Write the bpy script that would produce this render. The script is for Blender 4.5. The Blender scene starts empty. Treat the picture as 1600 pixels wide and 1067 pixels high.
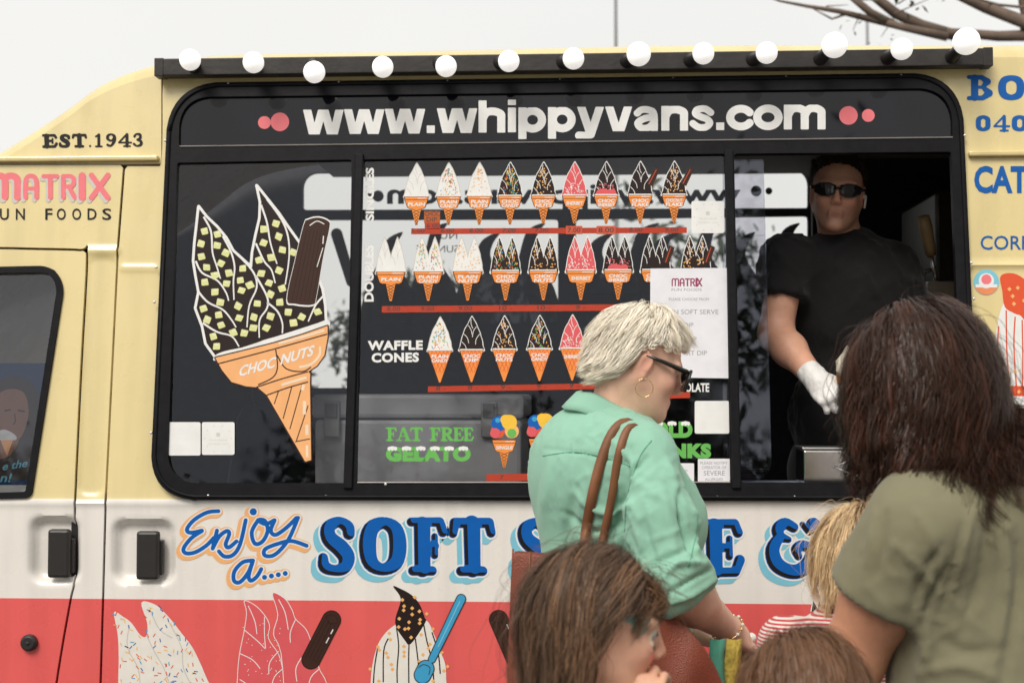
import bpy, bmesh, math, random
import numpy as np
from mathutils import Vector, Matrix, noise as mnoise
from mathutils.geometry import tessellate_polygon
R = math.radians
random.seed(7); RNG = np.random.default_rng(11)
scene = bpy.context.scene
COL = scene.collection
# ---------------------------------------------------------------- camera
FPX, CU, CV = 2222.0, 800.0, 533.5            # focal length and centre of the 1600 x 1067 photograph
DIST, CAMZ, YAW, PITCH = 3.78, 1.5, R(3.0), math.atan((620 - 533.5) / 2222.0)
CAM = Vector((DIST * math.tan(YAW), -DIST, CAMZ))
cd = bpy.data.cameras.new('camera'); cam = bpy.data.objects.new('camera', cd); COL.objects.link(cam)
cd.sensor_width = 36; cd.lens = FPX / 1600 * 36; cd.clip_end = 2000; cd.clip_start = .05
cam.location = CAM; cam.rotation_euler = (R(90) + PITCH, 0, YAW)
cd.dof.use_dof = True; cd.dof.focus_distance = 3.35; cd.dof.aperture_fstop = 5.0
scene.camera = cam
CROT = cam.rotation_euler.to_matrix()
# ---------------------------------------------------------------- sky, sun, exposure
SUN_EL, SUN_AZ = R(47), R(203)                 # azimuth clockwise from +Y: behind the camera, to its left
w = bpy.data.worlds.new('World'); scene.world = w; w.use_nodes = True
nt = w.node_tree; nt.nodes.clear()
out = nt.nodes.new('ShaderNodeOutputWorld'); bg = nt.nodes.new('ShaderNodeBackground')
sky = nt.nodes.new('ShaderNodeTexSky'); sky.sky_type = 'NISHITA'; sky.sun_disc = False
sky.sun_elevation = SUN_EL; sky.sun_rotation = SUN_AZ; sky.air_density = 1.0; sky.dust_density = 4.0
hs = nt.nodes.new('ShaderNodeHueSaturation'); hs.inputs['Saturation'].default_value = .25
tc = nt.nodes.new('ShaderNodeTexCoord'); nz = nt.nodes.new('ShaderNodeTexNoise')
nz.inputs['Scale'].default_value = 2.2; nz.inputs['Detail'].default_value = 5
cr_ = nt.nodes.new('ShaderNodeValToRGB')
cr_.color_ramp.elements[0].position = .3; cr_.color_ramp.elements[0].color = (8.45, 8.4, 8.2, 1)
cr_.color_ramp.elements[1].position = .7; cr_.color_ramp.elements[1].color = (9.1, 9.0, 8.7, 1)
mx = nt.nodes.new('ShaderNodeMix'); mx.data_type = 'RGBA'; mx.inputs[0].default_value = .9    # unbroken cloud over a thin sky
nt.links.new(tc.outputs['Generated'], nz.inputs['Vector']); nt.links.new(nz.outputs['Fac'], cr_.inputs['Fac'])
nt.links.new(sky.outputs['Color'], hs.inputs['Color'])
nt.links.new(hs.outputs['Color'], mx.inputs[6]); nt.links.new(cr_.outputs['Color'], mx.inputs[7])
nt.links.new(mx.outputs[2], bg.inputs['Color']); bg.inputs['Strength'].default_value = .096
nt.links.new(bg.outputs['Background'], out.inputs['Surface'])
sl = bpy.data.lights.new('sun', 'SUN'); sl.energy = 2.3; sl.angle = R(28); sl.color = (1, .95, .87)
so = bpy.data.objects.new('sun', sl); COL.objects.link(so)
sd = Vector((math.sin(SUN_AZ) * math.cos(SUN_EL), math.cos(SUN_AZ) * math.cos(SUN_EL), math.sin(SUN_EL)))
so.rotation_euler = sd.to_track_quat('Z', 'Y').to_euler(); so.location = (0, -6, 9)
vs = scene.view_settings; vs.view_transform = 'Standard'; vs.look = 'None'; vs.gamma = 1; vs.exposure = 0.2; vs.use_curve_mapping = False
# ---------------------------------------------------------------- pixel -> place
CR = np.array(CROT); CN = np.array(CAM)
def ray(u, v):
    d = np.array([(u - CU) / FPX, -(v - CV) / FPX, -1.0]); return CR @ d
def rays(uv):
    uv = np.asarray(uv, float); d = np.stack([(uv[:, 0] - CU) / FPX, -(uv[:, 1] - CV) / FPX, -np.ones(len(uv))], 1); return d @ CR.T
def on_plane(uv, p0, n):
    d = rays(uv); t = ((p0 - CN) @ n) / (d @ n); return CN + d * t[:, None]
def P(u, v, y):                                  # the point on the upright plane at depth y
    d = ray(u, v); t = (y - CN[1]) / d[1]; return Vector(CN + d * t)
def to_px(co):                                   # world points -> photo pixels (for measuring only)
    q = (np.asarray(co) - CN) @ CR; return np.stack([CU + FPX * q[:, 0] / -q[:, 2], CV - FPX * q[:, 1] / -q[:, 2]], 1)
LEAN = R(7.5)
ZS = P(800, 783, 0).z                            # belt line of the van: below it upright, above it leaning in
N_LO = np.array([0, -1.0, 0]); N_UP = np.array([0, -math.cos(LEAN), math.sin(LEAN)])
O_LO = np.array([0, 0, ZS])
def vp(uv, off=0.0):                             # the van's near side, off metres proud of it
    uv = np.asarray(uv, float)
    a = on_plane(uv, O_LO, N_LO) ; up = a[:, 2] > ZS
    b = on_plane(uv, O_LO, N_UP)
    off = np.broadcast_to(off, (len(uv),))[:, None]
    return np.where(up[:, None], b + N_UP * off, a + N_LO * off)
def vp1(u, v, off=0.0): return Vector(vp([(u, v)], off)[0])
Y_FAR = 1.9
def farp(uv, off=0.0):
    return on_plane(uv, np.array([0, Y_FAR, 0]), np.array([0, -1.0, 0])) + np.array([0, -1.0, 0]) * off
# ---------------------------------------------------------------- materials
MATS = {}
def mat(name, color=(.5, .5, .5), rough=.5, metal=0, spec=.5, var=.06, vscale=30, bump=0, bscale=200, coat=0, sss=0, emit=0, attr=None, tex='noise', sheen=0, aniso=0):
    if name in MATS: return MATS[name]
    m = bpy.data.materials.new(name); m.use_nodes = True; MATS[name] = m
    t = m.node_tree; b = t.nodes['Principled BSDF']; L = t.links.new
    b.inputs['Roughness'].default_value = rough; b.inputs['Metallic'].default_value = metal
    b.inputs['Specular IOR Level'].default_value = spec; b.inputs['Coat Weight'].default_value = coat
    b.inputs['Coat Roughness'].default_value = .12; b.inputs['Anisotropic'].default_value = aniso
    if sheen: b.inputs['Sheen Weight'].default_value = sheen
    if sss:
        b.inputs['Subsurface Weight'].default_value = sss; b.inputs['Subsurface Radius'].default_value = (.012, .005, .003); b.inputs['Subsurface Scale'].default_value = 1
    tcn = t.nodes.new('ShaderNodeTexCoord')
    n = t.nodes.new('ShaderNodeTexNoise'); n.inputs['Scale'].default_value = vscale; n.inputs['Detail'].default_value = 4
    L(tcn.outputs['Object'], n.inputs['Vector'])
    mp = t.nodes.new('ShaderNodeMapRange'); mp.inputs[1].default_value = .25; mp.inputs[2].default_value = .75
    mp.inputs[3].default_value = 1 - var; mp.inputs[4].default_value = 1 + var; L(n.outputs['Fac'], mp.inputs[0])
    mul = t.nodes.new('ShaderNodeVectorMath'); mul.operation = 'SCALE'
    if attr:
        a = t.nodes.new('ShaderNodeAttribute'); a.attribute_name = attr
        if color is not None:
            mm = t.nodes.new('ShaderNodeVectorMath'); mm.operation = 'MULTIPLY'; mm.inputs[1].default_value = color
            L(a.outputs['Color'], mm.inputs[0]); L(mm.outputs[0], mul.inputs[0])
        else: L(a.outputs['Color'], mul.inputs[0])
    else: mul.inputs[0].default_value = color
    L(mp.outputs[0], mul.inputs['Scale']); L(mul.outputs[0], b.inputs['Base Color'])
    if emit:
        b.inputs['Emission Color'].default_value = (1, .97, .92, 1); b.inputs['Emission Strength'].default_value = emit
    if bump:
        n2 = t.nodes.new('ShaderNodeTexVoronoi' if tex == 'voronoi' else 'ShaderNodeTexNoise'); n2.inputs['Scale'].default_value = bscale
        if tex != 'voronoi': n2.inputs['Detail'].default_value = 3
        L(tcn.outputs['Object'], n2.inputs['Vector'])
        bp = t.nodes.new('ShaderNodeBump'); bp.inputs['Strength'].default_value = bump; bp.inputs['Distance'].default_value = .002
        L(n2.outputs[0], bp.inputs['Height']); L(bp.outputs[0], b.inputs['Normal'])
    return m
def glass(name, tint=(.90, .90, .89), ior=1.5, boost=0.0):
    if name in MATS: return MATS[name]
    m = bpy.data.materials.new(name); m.use_nodes = True; MATS[name] = m; t = m.node_tree; t.nodes.clear(); L = t.links.new
    o = t.nodes.new('ShaderNodeOutputMaterial'); mixn = t.nodes.new('ShaderNodeMixShader'); tr = t.nodes.new('ShaderNodeBsdfTransparent')
    gl = t.nodes.new('ShaderNodeBsdfGlossy'); fr = t.nodes.new('ShaderNodeFresnel'); fr.inputs['IOR'].default_value = ior
    ad = t.nodes.new('ShaderNodeMath'); ad.operation = 'ADD'; ad.inputs[1].default_value = boost
    n = t.nodes.new('ShaderNodeTexNoise'); n.inputs['Scale'].default_value = 3.5; n.inputs['Detail'].default_value = 6
    mp = t.nodes.new('ShaderNodeMapRange'); mp.inputs[1].default_value = .35; mp.inputs[2].default_value = .8; mp.inputs[3].default_value = .0; mp.inputs[4].default_value = .06
    L(n.outputs['Fac'], mp.inputs[0]); L(mp.outputs[0], gl.inputs['Roughness'])
    tr.inputs['Color'].default_value = (*tint, 1); gl.inputs['Color'].default_value = (.84, .88, 1, 1); L(fr.outputs[0], ad.inputs[0]); L(ad.outputs[0], mixn.inputs[0])
    L(tr.outputs[0], mixn.inputs[1]); L(gl.outputs[0], mixn.inputs[2]); L(mixn.outputs[0], o.inputs['Surface'])
    return m
# ---------------------------------------------------------------- objects
def tag(o, label, cat, group=None):
    o['label'] = label; o['category'] = cat
    if group: o['group'] = group
    return o
def empty(name, loc, label=None, cat=None, group=None):
    o = bpy.data.objects.new(name, None); COL.objects.link(o); o.location = loc; o.empty_display_size = .1
    if label: tag(o, label, cat, group)
    return o
def put(o, parent):
    if parent is not None:
        o.parent = parent
        off = Vector((0, 0, 0)); q = parent
        while q is not None: off += q.location; q = q.parent
        o.location = -off if o.type == 'MESH' else o.location - off
    return o
def link_mesh(name, me, mats, parent=None, smooth=False):
    for m in (mats if isinstance(mats, (list, tuple)) else [mats]): me.materials.append(m)
    if smooth: me.shade_smooth()
    o = bpy.data.objects.new(name, me); COL.objects.link(o); return put(o, parent)
class MB:
    def __init__(s): s.v = []; s.f = []; s.m = []; s.n = 0
    def add(s, vs, fs, m=0):
        vs = np.asarray(vs, float).reshape(-1, 3); s.v.append(vs)
        for f in fs: s.f.append(tuple(int(i) + s.n for i in f)); s.m.append(m)
        s.n += len(vs)
    def box(s, c, h, m=0, rot=None):
        pts = [Vector((x * h[0], y * h[1], z * h[2])) for x in (-1, 1) for y in (-1, 1) for z in (-1, 1)]
        if rot is not None: pts = [rot @ p for p in pts]
        s.add([p + Vector(c) for p in pts], [(0, 1, 3, 2), (4, 6, 7, 5), (0, 4, 5, 1), (2, 3, 7, 6), (0, 2, 6, 4), (1, 5, 7, 3)], m)
    def tube(s, pts, rad, seg=10, m=0, caps=True):
        pts = [Vector(p) for p in pts]; rad = rad if isinstance(rad, (list, tuple)) else [rad] * len(pts)
        vs = []; fs = []; up = Vector((0.13, .27, 1)).normalized(); n = len(pts)
        for i, p in enumerate(pts):
            d = (pts[min(i + 1, n - 1)] - pts[max(i - 1, 0)]).normalized(); a = d.cross(up)
            if a.length < 1e-3: a = d.cross(Vector((1, 0, 0)))
            a.normalize(); b = a.cross(d)
            for k in range(seg):
                t = 2 * math.pi * k / seg; vs.append(p + (a * math.cos(t) + b * math.sin(t)) * rad[i])
        for i in range(n - 1):
            for k in range(seg):
                k2 = (k + 1) % seg; fs.append((i * seg + k, i * seg + k2, (i + 1) * seg + k2, (i + 1) * seg + k))
        if caps: fs += [tuple(range(seg))[::-1], tuple((n - 1) * seg + k for k in range(seg))]
        s.add(vs, fs, m)
    def ball(s, c, r, seg=16, rings=10, m=0, rot=None):
        r = r if hasattr(r, '__len__') else (r, r, r); vs = []; fs = []
        for i in range(rings + 1):
            a = math.pi * i / rings
            for k in range(seg):
                t = 2 * math.pi * k / seg; p = Vector((r[0] * math.sin(a) * math.cos(t), r[1] * math.sin(a) * math.sin(t), r[2] * math.cos(a)))
                if rot is not None: p = rot @ p
                vs.append(p + Vector(c))
        for i in range(rings):
            for k in range(seg): fs.append((i * seg + k, (i + 1) * seg + k, (i + 1) * seg + (k + 1) % seg, i * seg + (k + 1) % seg))
        s.add(vs, fs, m)
    def mesh(s, name):
        me = bpy.data.meshes.new(name); me.from_pydata(np.concatenate(s.v).tolist() if s.v else [], [], s.f)
        me.polygons.foreach_set('material_index', s.m); me.update(); return me
    def build(s, name, mats, parent=None, smooth=False, bevel=0, center=False):
        o = link_mesh(name, s.mesh(name), mats, parent, smooth)
        if bevel:
            b = o.modifiers.new('b', 'BEVEL'); b.width = bevel; b.segments = 2; b.limit_method = 'ANGLE'
        return o
# ---------------------------------------------------------------- 2-D shapes in photo pixels, meshed by marching squares
def cr(pts, n=8, closed=False):
    pts = [tuple(map(float, p)) for p in pts]; o = []; N = len(pts)
    rng = range(N if closed else N - 1)
    for i in rng:
        g = lambda k: np.array(pts[k % N] if closed else pts[min(max(k, 0), N - 1)])
        p0, p1, p2, p3 = g(i - 1), g(i), g(i + 1), g(i + 2)
        for k in range(n):
            t = k / n; o.append(.5 * ((2 * p1) + (p2 - p0) * t + (2 * p0 - 5 * p1 + 4 * p2 - p3) * t * t + (3 * p1 - p0 - 3 * p2 + p3) * t ** 3))
    if not closed: o.append(np.array(pts[-1]))
    return np.array(o)
def d_stroke(U, V, pts, r=None):
    d = np.full(U.shape, 1e9); pts = np.asarray(pts, float)
    if len(pts) == 1: return np.hypot(U - pts[0][0], V - pts[0][1]) - (r if r is not None else pts[0][2])
    for a, b in zip(pts[:-1], pts[1:]):
        e = b[:2] - a[:2]; L = max(e @ e, 1e-9); t = np.clip(((U - a[0]) * e[0] + (V - a[1]) * e[1]) / L, 0, 1)
        rr = r if r is not None else a[2] + (b[2] - a[2]) * t
        d = np.minimum(d, np.hypot(U - a[0] - t * e[0], V - a[1] - t * e[1]) - rr)
    return d
def d_poly(U, V, pts):
    pts = np.asarray(pts, float); d = np.full(U.shape, 1e18); ins = np.zeros(U.shape, bool)
    for a, b in zip(pts, np.roll(pts, -1, 0)):
        e = b - a; L = max(e @ e, 1e-9); t = np.clip(((U - a[0]) * e[0] + (V - a[1]) * e[1]) / L, 0, 1)
        d = np.minimum(d, (U - a[0] - t * e[0]) ** 2 + (V - a[1] - t * e[1]) ** 2)
        c = (a[1] > V) != (b[1] > V)
        if abs(b[1] - a[1]) > 1e-9: ins ^= c & (U < (b[0] - a[0]) * (V - a[1]) / (b[1] - a[1]) + a[0])
    d = np.sqrt(d); return np.where(ins, -d, d)
def d_round(U, V, pts, r):                       # polygon with corners rounded to r (r: number or one per corner)
    if hasattr(r, '__len__'): return d_poly(U, V, round_poly(pts, r))
    return d_poly(U, V, round_poly(pts, [r] * len(pts)))
def round_poly(pts, rs, n=8):
    o = []; N = len(pts)
    for i in range(N):
        a, b, c = np.array(pts[i - 1], float), np.array(pts[i], float), np.array(pts[(i + 1) % N], float)
        r = rs[i]
        if r <= 0: o.append(b); continue
        da = (a - b) / np.linalg.norm(a - b); dc = (c - b) / np.linalg.norm(c - b)
        p, q = b + da * r, b + dc * r
        for k in range(n + 1):
            t = k / n; o.append((1 - t) ** 2 * p + 2 * t * (1 - t) * (b * .82 + (p + q) * .09) + t * t * q)
    return np.array(o)
def msq(f, box, r, merge=True):
    u0, v0, u1, v1 = box; us = np.arange(u0, u1 + r * 1.01, r); vs_ = np.arange(v0, v1 + r * 1.01, r)
    U, V = np.meshgrid(us, vs_); F = f(U, V); F = np.where(np.abs(F) < 1e-6, 1e-6, F); I = F < 0
    verts = []; key = {}; faces = []
    def corner(i, j):
        k = (i, j)
        if k not in key: key[k] = len(verts); verts.append((us[i], vs_[j]))
        return key[k]
    def edge(i, j, i2, j2):
        k = (i, j, i2, j2) if (i, j) < (i2, j2) else (i2, j2, i, j)
        if k not in key:
            t = F[j, i] / (F[j, i] - F[j2, i2]); key[k] = len(verts)
            verts.append((us[i] + t * (us[i2] - us[i]), vs_[j] + t * (vs_[j2] - vs_[j])))
        return key[k]
    S = I[:-1, :-1].astype(int) + I[1:, :-1] + I[:-1, 1:] + I[1:, 1:]
    full = S == 4
    if merge:
        for j in range(full.shape[0]):
            row = np.flatnonzero(np.diff(np.concatenate([[0], full[j].astype(int), [0]])))
            for a, b in zip(row[::2], row[1::2]): faces.append((corner(a, j), corner(a, j + 1), corner(b, j + 1), corner(b, j)))
    else:
        for j, i in zip(*np.nonzero(full)): faces.append((corner(i, j), corner(i, j + 1), corner(i + 1, j + 1), corner(i + 1, j)))
    for j, i in zip(*np.nonzero((S > 0) & (S < 4))):
        c = [(i, j), (i, j + 1), (i + 1, j + 1), (i + 1, j)]; p = []
        for k in range(4):
            a, b = c[k], c[(k + 1) % 4]
            if I[a[1], a[0]]: p.append(corner(*a))
            if I[a[1], a[0]] != I[b[1], b[0]]: p.append(edge(*a, *b))
        if len(p) >= 3: faces.append(tuple(p))
    return np.array(verts).reshape(-1, 2), faces
TXT = {}
def text_mesh(body, bold=0.0):
    k = (body, bold)
    if k in TXT: return TXT[k]
    c = bpy.data.curves.new('t', 'FONT'); c.body = body; c.offset = bold; c.resolution_u = 3; c.size = 1; c.space_character = 1.09 if bold > .04 else 1.0
    o = bpy.data.objects.new('t', c); COL.objects.link(o)
    me = o.to_mesh(depsgraph=None) if False else bpy.data.meshes.new_from_object(o.evaluated_get(bpy.context.evaluated_depsgraph_get()))
    v = np.array([x.co[:2] for x in me.vertices]).reshape(-1, 2); f = [tuple(p.vertices) for p in me.polygons]
    bpy.data.objects.remove(o); bpy.data.curves.remove(c); bpy.data.meshes.remove(me)
    TXT[k] = (v, f); return TXT[k]
CAPH = None
class Decal:
    """flat print laid on a surface, each layer a hair proud of the one below"""
    def __init__(s, base=.0012, mapper=vp, step=.00012): s.b = base; s.map = mapper; s.st = step; s.k = 0; s.mb = MB(); s.mats = []
    def _m(s, m):
        if m not in s.mats: s.mats.append(m)
        return s.mats.index(m)
    def raw(s, uv, fs, m, same=False):
        if not same: s.k += 1
        if len(uv): s.mb.add(s.map(uv, s.b + s.k * s.st), fs, s._m(m))
    def sdf(s, f, box, m, r=1.0, same=False): v, fs = msq(f, box, r); s.raw(v, fs, m, same)
    def poly(s, pts, m, same=False):
        pts = np.asarray(pts, float)[:, :2]; tr = tessellate_polygon([[Vector((p[0], p[1], 0)) for p in pts]]); s.raw(pts, tr, m, same)
    def line(s, pts, w_, m, same=False):
        pts = np.asarray(pts, float)[:, :2]; n = len(pts)
        w_ = np.broadcast_to(np.asarray(w_, float), (n,)) / 2
        d = np.gradient(pts, axis=0); d /= np.maximum(np.linalg.norm(d, axis=1), 1e-6)[:, None]; nn = np.stack([-d[:, 1], d[:, 0]], 1) * w_[:, None]
        s.raw(np.concatenate([pts + nn, pts - nn]), [(i, i + 1, n + i + 1, n + i) for i in range(n - 1)], m, same)
    def circ(s, u, v, r, m, same=False, n=20): s.raw([(u + r * math.cos(2 * math.pi * k / n), v + r * math.sin(2 * math.pi * k / n)) for k in range(n)], [tuple(range(n))], m, same)
    def rect(s, u0, v0, u1, v1, m, same=False, r=0):
        p = [(u0, v0), (u1, v0), (u1, v1), (u0, v1)]; s.poly(round_poly(p, [r] * 4, 4) if r else p, m, same)
    def text(s, body, u0, u1, vb0, cap, m, vb1=None, bold=0.0, slant=0, mirror=False, vert=False, same=False):
        global CAPH
        if CAPH is None: CAPH = text_mesh('H')[0][:, 1].max()
        v, f = text_mesh(body, bold)
        if not len(v): return
        x0, x1 = v[:, 0].min(), v[:, 0].max(); t = (v[:, 0] - x0) / (x1 - x0); y = v[:, 1] / CAPH * cap
        if mirror: t = 1 - t
        vb1 = vb0 if vb1 is None else vb1
        if vert: uv = np.stack([vb0 - y, u0 + (u1 - u0) * t], 1)          # u0,u1 run along v; vb0 is the baseline in u
        else: uv = np.stack([u0 + (u1 - u0) * t + slant * y, vb0 + (vb1 - vb0) * t - y], 1)
        s.raw(uv, f, m, same)
    def build(s, name, parent): return s.mb.build(name, s.mats, parent)
def bbox(pts, pad): p = np.asarray(pts, float); return (p[:, 0].min() - pad, p[:, 1].min() - pad, p[:, 0].max() + pad, p[:, 1].max() + pad)
# ================================================================ ground
def ground():
    mb = MB(); n = 40; s = 300.0
    mb.add([(-s, -s, 0), (s, -s, 0), (s, s, 0), (-s, s, 0)], [(0, 1, 2, 3)])
    o = mb.build('ground', mat('asphalt', (.11, .105, .1), .9, var=.35, vscale=3, bump=.6, bscale=160)); o['kind'] = 'structure'
ground()
# ================================================================ van
VAN = empty('ice_cream_van', (0, 1.0, 0), 'cream, white and red ice cream van with a big black-framed serving window', 'van')
# paint in three bands, split at fixed heights on the body
def paint_mat():
    m = mat('van_paint', (1, 1, 1), .3, coat=.6, var=.03, vscale=4); t = m.node_tree; L = t.links.new; b = t.nodes['Principled BSDF']
    b.inputs['Coat Roughness'].default_value = .08
    g = t.nodes.new('ShaderNodeNewGeometry'); sp = t.nodes.new('ShaderNodeSeparateXYZ'); L(g.outputs['Position'], sp.inputs[0])
    def gt(h):
        k = t.nodes.new('ShaderNodeMath'); k.operation = 'GREATER_THAN'; k.inputs[1].default_value = h; L(sp.outputs['Z'], k.inputs[0]); return k.outputs[0]
    m1 = t.nodes.new('ShaderNodeMix'); m1.data_type = 'RGBA'; m2 = t.nodes.new('ShaderNodeMix'); m2.data_type = 'RGBA'
    m1.inputs[6].default_value = (.76, .108, .102, 1); m1.inputs[7].default_value = (.80, .755, .70, 1); m2.inputs[7].default_value = (.71, .58, .28, 1)
    L(gt(ZRED), m1.inputs[0]); L(gt(ZS + .002), m2.inputs[0]); L(m1.outputs[2], m2.inputs[6])
    sc_ = [n for n in t.nodes if n.type == 'VECT_MATH'][0]; L(m2.outputs[2], sc_.inputs[0])
    n2 = t.nodes.new('ShaderNodeTexNoise'); n2.inputs['Scale'].default_value = 5; bp = t.nodes.new('ShaderNodeBump'); bp.inputs['Distance'].default_value = .004; bp.inputs['Strength'].default_value = .25
    L(g.outputs['Position'], n2.inputs['Vector']); L(n2.outputs['Fac'], bp.inputs['Height']); L(bp.outputs[0], b.inputs['Normal']); L(bp.outputs[0], b.inputs['Coat Normal'])
    # faint road grime
    n3 = t.nodes.new('ShaderNodeTexNoise'); n3.inputs['Scale'].default_value = 9; n3.inputs['Detail'].default_value = 8; L(g.outputs['Position'], n3.inputs['Vector'])
    mr = t.nodes.new('ShaderNodeMapRange'); mr.inputs[1].default_value = .35; mr.inputs[2].default_value = .7; mr.inputs[3].default_value = .22; mr.inputs[4].default_value = .42
    L(n3.outputs['Fac'], mr.inputs[0]); L(mr.outputs[0], b.inputs['Roughness'])
    # rain streaks
    mpn = t.nodes.new('ShaderNodeMapping'); mpn.inputs['Scale'].default_value = (1, 1, .06); L(g.outputs['Position'], mpn.inputs[0]); n4 = t.nodes.new('ShaderNodeTexNoise'); n4.inputs['Scale'].default_value = 16; n4.inputs['Detail'].default_value = 6; L(mpn.outputs[0], n4.inputs['Vector'])
    m4 = t.nodes.new('ShaderNodeMapRange'); m4.inputs[1].default_value = .45; m4.inputs[2].default_value = .75; m4.inputs[3].default_value = 1.0; m4.inputs[4].default_value = .88; L(n4.outputs['Fac'], m4.inputs[0])
    m5 = t.nodes.new('ShaderNodeMath'); m5.operation = 'MULTIPLY'; old = sc_.inputs['Scale'].links[0].from_socket; L(old, m5.inputs[0]); L(m4.outputs[0], m5.inputs[1]); L(m5.outputs[0], sc_.inputs['Scale'])
    return m
ZRED = P(800, 940, 0).z
PAINT = paint_mat()
BLACK = mat('black_rubber', (.008, .0075, .009), .45, spec=.12, var=.3, vscale=40, bump=.15, bscale=90)
DARK = mat('dark_gap', (.012, .011, .011), .8)
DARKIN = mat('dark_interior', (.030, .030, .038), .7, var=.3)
PLAST = mat('black_plastic', (.02, .017, .016), .4, bump=.25, bscale=500)
STEEL = mat('stainless', (.55, .54, .53), .28, metal=1, var=.1)
SCREW = mat('screw_head', (.7, .69, .66), .35, metal=.6)
WGLASS = glass('window_glass'); SGLASS = mat('sign_glass', (.004, .004, .007), .03, spec=.45, var=.3, vscale=4)
# outlines in photo pixels, read off the near side of the van
TOPL = [(-1000, 1010), (-985, 900), (-900, 820), (-430, 760), (-330, 640), (-110, 345), (-40, 278), (11, 246), (75, 205), (112, 179), (150, 152), (195, 132), (247, 118), (310, 108), (375, 104), (700, 98), (1100, 90), (1600, 90), (2200, 84), (2260, 110)]
TOP = cr(TOPL, 5)
SIDE = np.concatenate([TOP, [(2290, 700), (2300, 1290), (-1000, 1290)]])
SEAM_A = cr([(-330, 655), (-110, 440), (-60, 395), (-20, 388), (60, 389), (128, 391), (136, 398), (127, 572), (117, 790), (116, 902), (111, 932), (99.5, 996), (88, 1067), (72, 1180), (60, 1290)], 4)
SEAM_B = np.array([(194, 258), (184, 390), (165, 780), (161, 932), (157, 1067), (150, 1290)], float)
DOORP = np.concatenate([SEAM_A, [(-420, 1290), (-420, 780)]])
WIN_OUT = [(266, 133), (1500, 117), (1530, 783), (236, 781)]
WIN_R = [72, 72, 60, 66]
CABWIN = [(-300, 660), (-110, 452), (-60, 419), (77, 416), (103, 436), (50, 778), (-300, 788)]
CABWIN_R = [10, 30, 20, 14, 24, 10, 10]
WHEELS = [(-560, 1330, 215), (1900, 1330, 215)]
def sm(d, w): t = np.clip(.5 - d / w, 0, 1); return t * t * (3 - 2 * t)
def relief(uv):                                  # pressed shapes of the sheet metal, metres inward
    U, V = uv[:, 0], uv[:, 1]; o = np.zeros(len(U))
    for (a, b, c, d) in ((50, 812, 121, 906), (180, 816, 268, 908)):
        o += .026 * sm(d_round(U, V, [(a, b), (c, b), (c, d), (a, d)], 16), 16)
    o -= .006 * np.exp(-((V - 392) / 5) ** 2) * (U < 190) * (U > 136) + .004 * np.exp(-((V - 419) / 4) ** 2) * (U > 188) * (U < 250)
    o -= .007 * np.exp(-((V - 414) / 4) ** 2) * (U > 1512)
    o += .004 * sm(d_round(U, V, [(139, 402), (182, 402), (163, 772), (122, 772)], 12) , 10) * (V < 775)
    o -= .004 * np.exp(-((V - 786) / 4) ** 2)
    return o
def panel(name, f, box, parent=VAN, r=5.0, thick=.012):
    v, fs = msq(f, box, r, merge=False); co = vp(v, -relief(v))
    me = bpy.data.meshes.new(name); me.from_pydata(co.tolist(), [], fs); me.update()
    o = link_mesh(name, me, PAINT, parent, smooth=True)
    s = o.modifiers.new('s', 'SOLIDIFY'); s.thickness = thick; s.offset = -1
    e = o.modifiers.new('e', 'EDGE_SPLIT'); e.split_angle = R(40)
    return o
GAP = 1.9
def f_side(U, V): return d_poly(U, V, SIDE)
def f_door(U, V): return d_poly(U, V, DOORP)
def f_right(U, V):                               # + right of seam B
    x = np.interp(V.ravel(), SEAM_B[:, 1], SEAM_B[:, 0]).reshape(V.shape); return x - U
def f_arch(U, V): return np.minimum(*[np.hypot(U - a, V - b) - c for a, b, c in WHEELS])
def flipcheck(o):
    # outward faces: make the sheet's normals look towards -Y
    me = o.data; n = sum((p.normal.y for p in me.polygons)) if len(me.polygons) else 0
    if n > 0: me.flip_normals()
side = panel('side_panel', lambda U, V: np.maximum.reduce([f_side(U, V), f_right(U, V) + GAP, 258 - V + GAP - 1e3 * (U > 250), -d_round(U, V, WIN_OUT, WIN_R) - 6, -f_arch(U, V)]), (150, 60, 2320, 1300)); flipcheck(side)
cap = panel('roof_side', lambda U, V: np.maximum.reduce([f_side(U, V), V - 256, U - 252, -f_door(U, V) + GAP]), (-400, 100, 260, 700)); flipcheck(cap)
nose = panel('wing_panel', lambda U, V: np.maximum.reduce([f_side(U, V), -f_door(U, V) + GAP, U + 20 - 1e3 * (V > 1100) * 0, 256 - V, -f_arch(U, V)]), (-1010, 240, 30, 1300), r=8); flipcheck(nose)
doorfn = lambda U, V: np.maximum.reduce([f_side(U, V), f_door(U, V) + GAP, -d_round(U, V, CABWIN, CABWIN_R) - 5])
door = panel('cab_door', doorfn, (-430, 380, 140, 1300)); flipcheck(door)
pil = panel('door_pillar', lambda U, V: np.maximum.reduce([-f_door(U, V) + GAP, -f_right(U, V) + GAP, 258 - V, -(V - 996 + 0 * U) * 0 - 1e3, (np.abs(V - 996) < 1.6) * 10.0 - 5, -30 - U]), (-40, 258, 200, 1300), r=4); flipcheck(pil)
# dark backing behind the shut lines
mb = MB()
def strip(mbx, pts, hw, off):
    pts = np.asarray(pts, float); d = np.gradient(pts, axis=0); d /= np.linalg.norm(d, axis=1)[:, None]; n = np.stack([-d[:, 1], d[:, 0]], 1) * hw
    k = len(pts); mbx.add(vp(np.concatenate([pts + n, pts - n]), off), [(i, i + 1, k + i + 1, k + i) for i in range(k - 1)])
strip(mb, SEAM_A, 9, -.02); strip(mb, np.array([(194, 262 + i * 0) if i == 0 else SEAM_B[i] for i in range(6)]), 9, -.021); strip(mb, np.array([(95, 996), (125, 996), (162, 996)], float), 8, -.022)
mb.build('shut_line', DARK, VAN)
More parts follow.
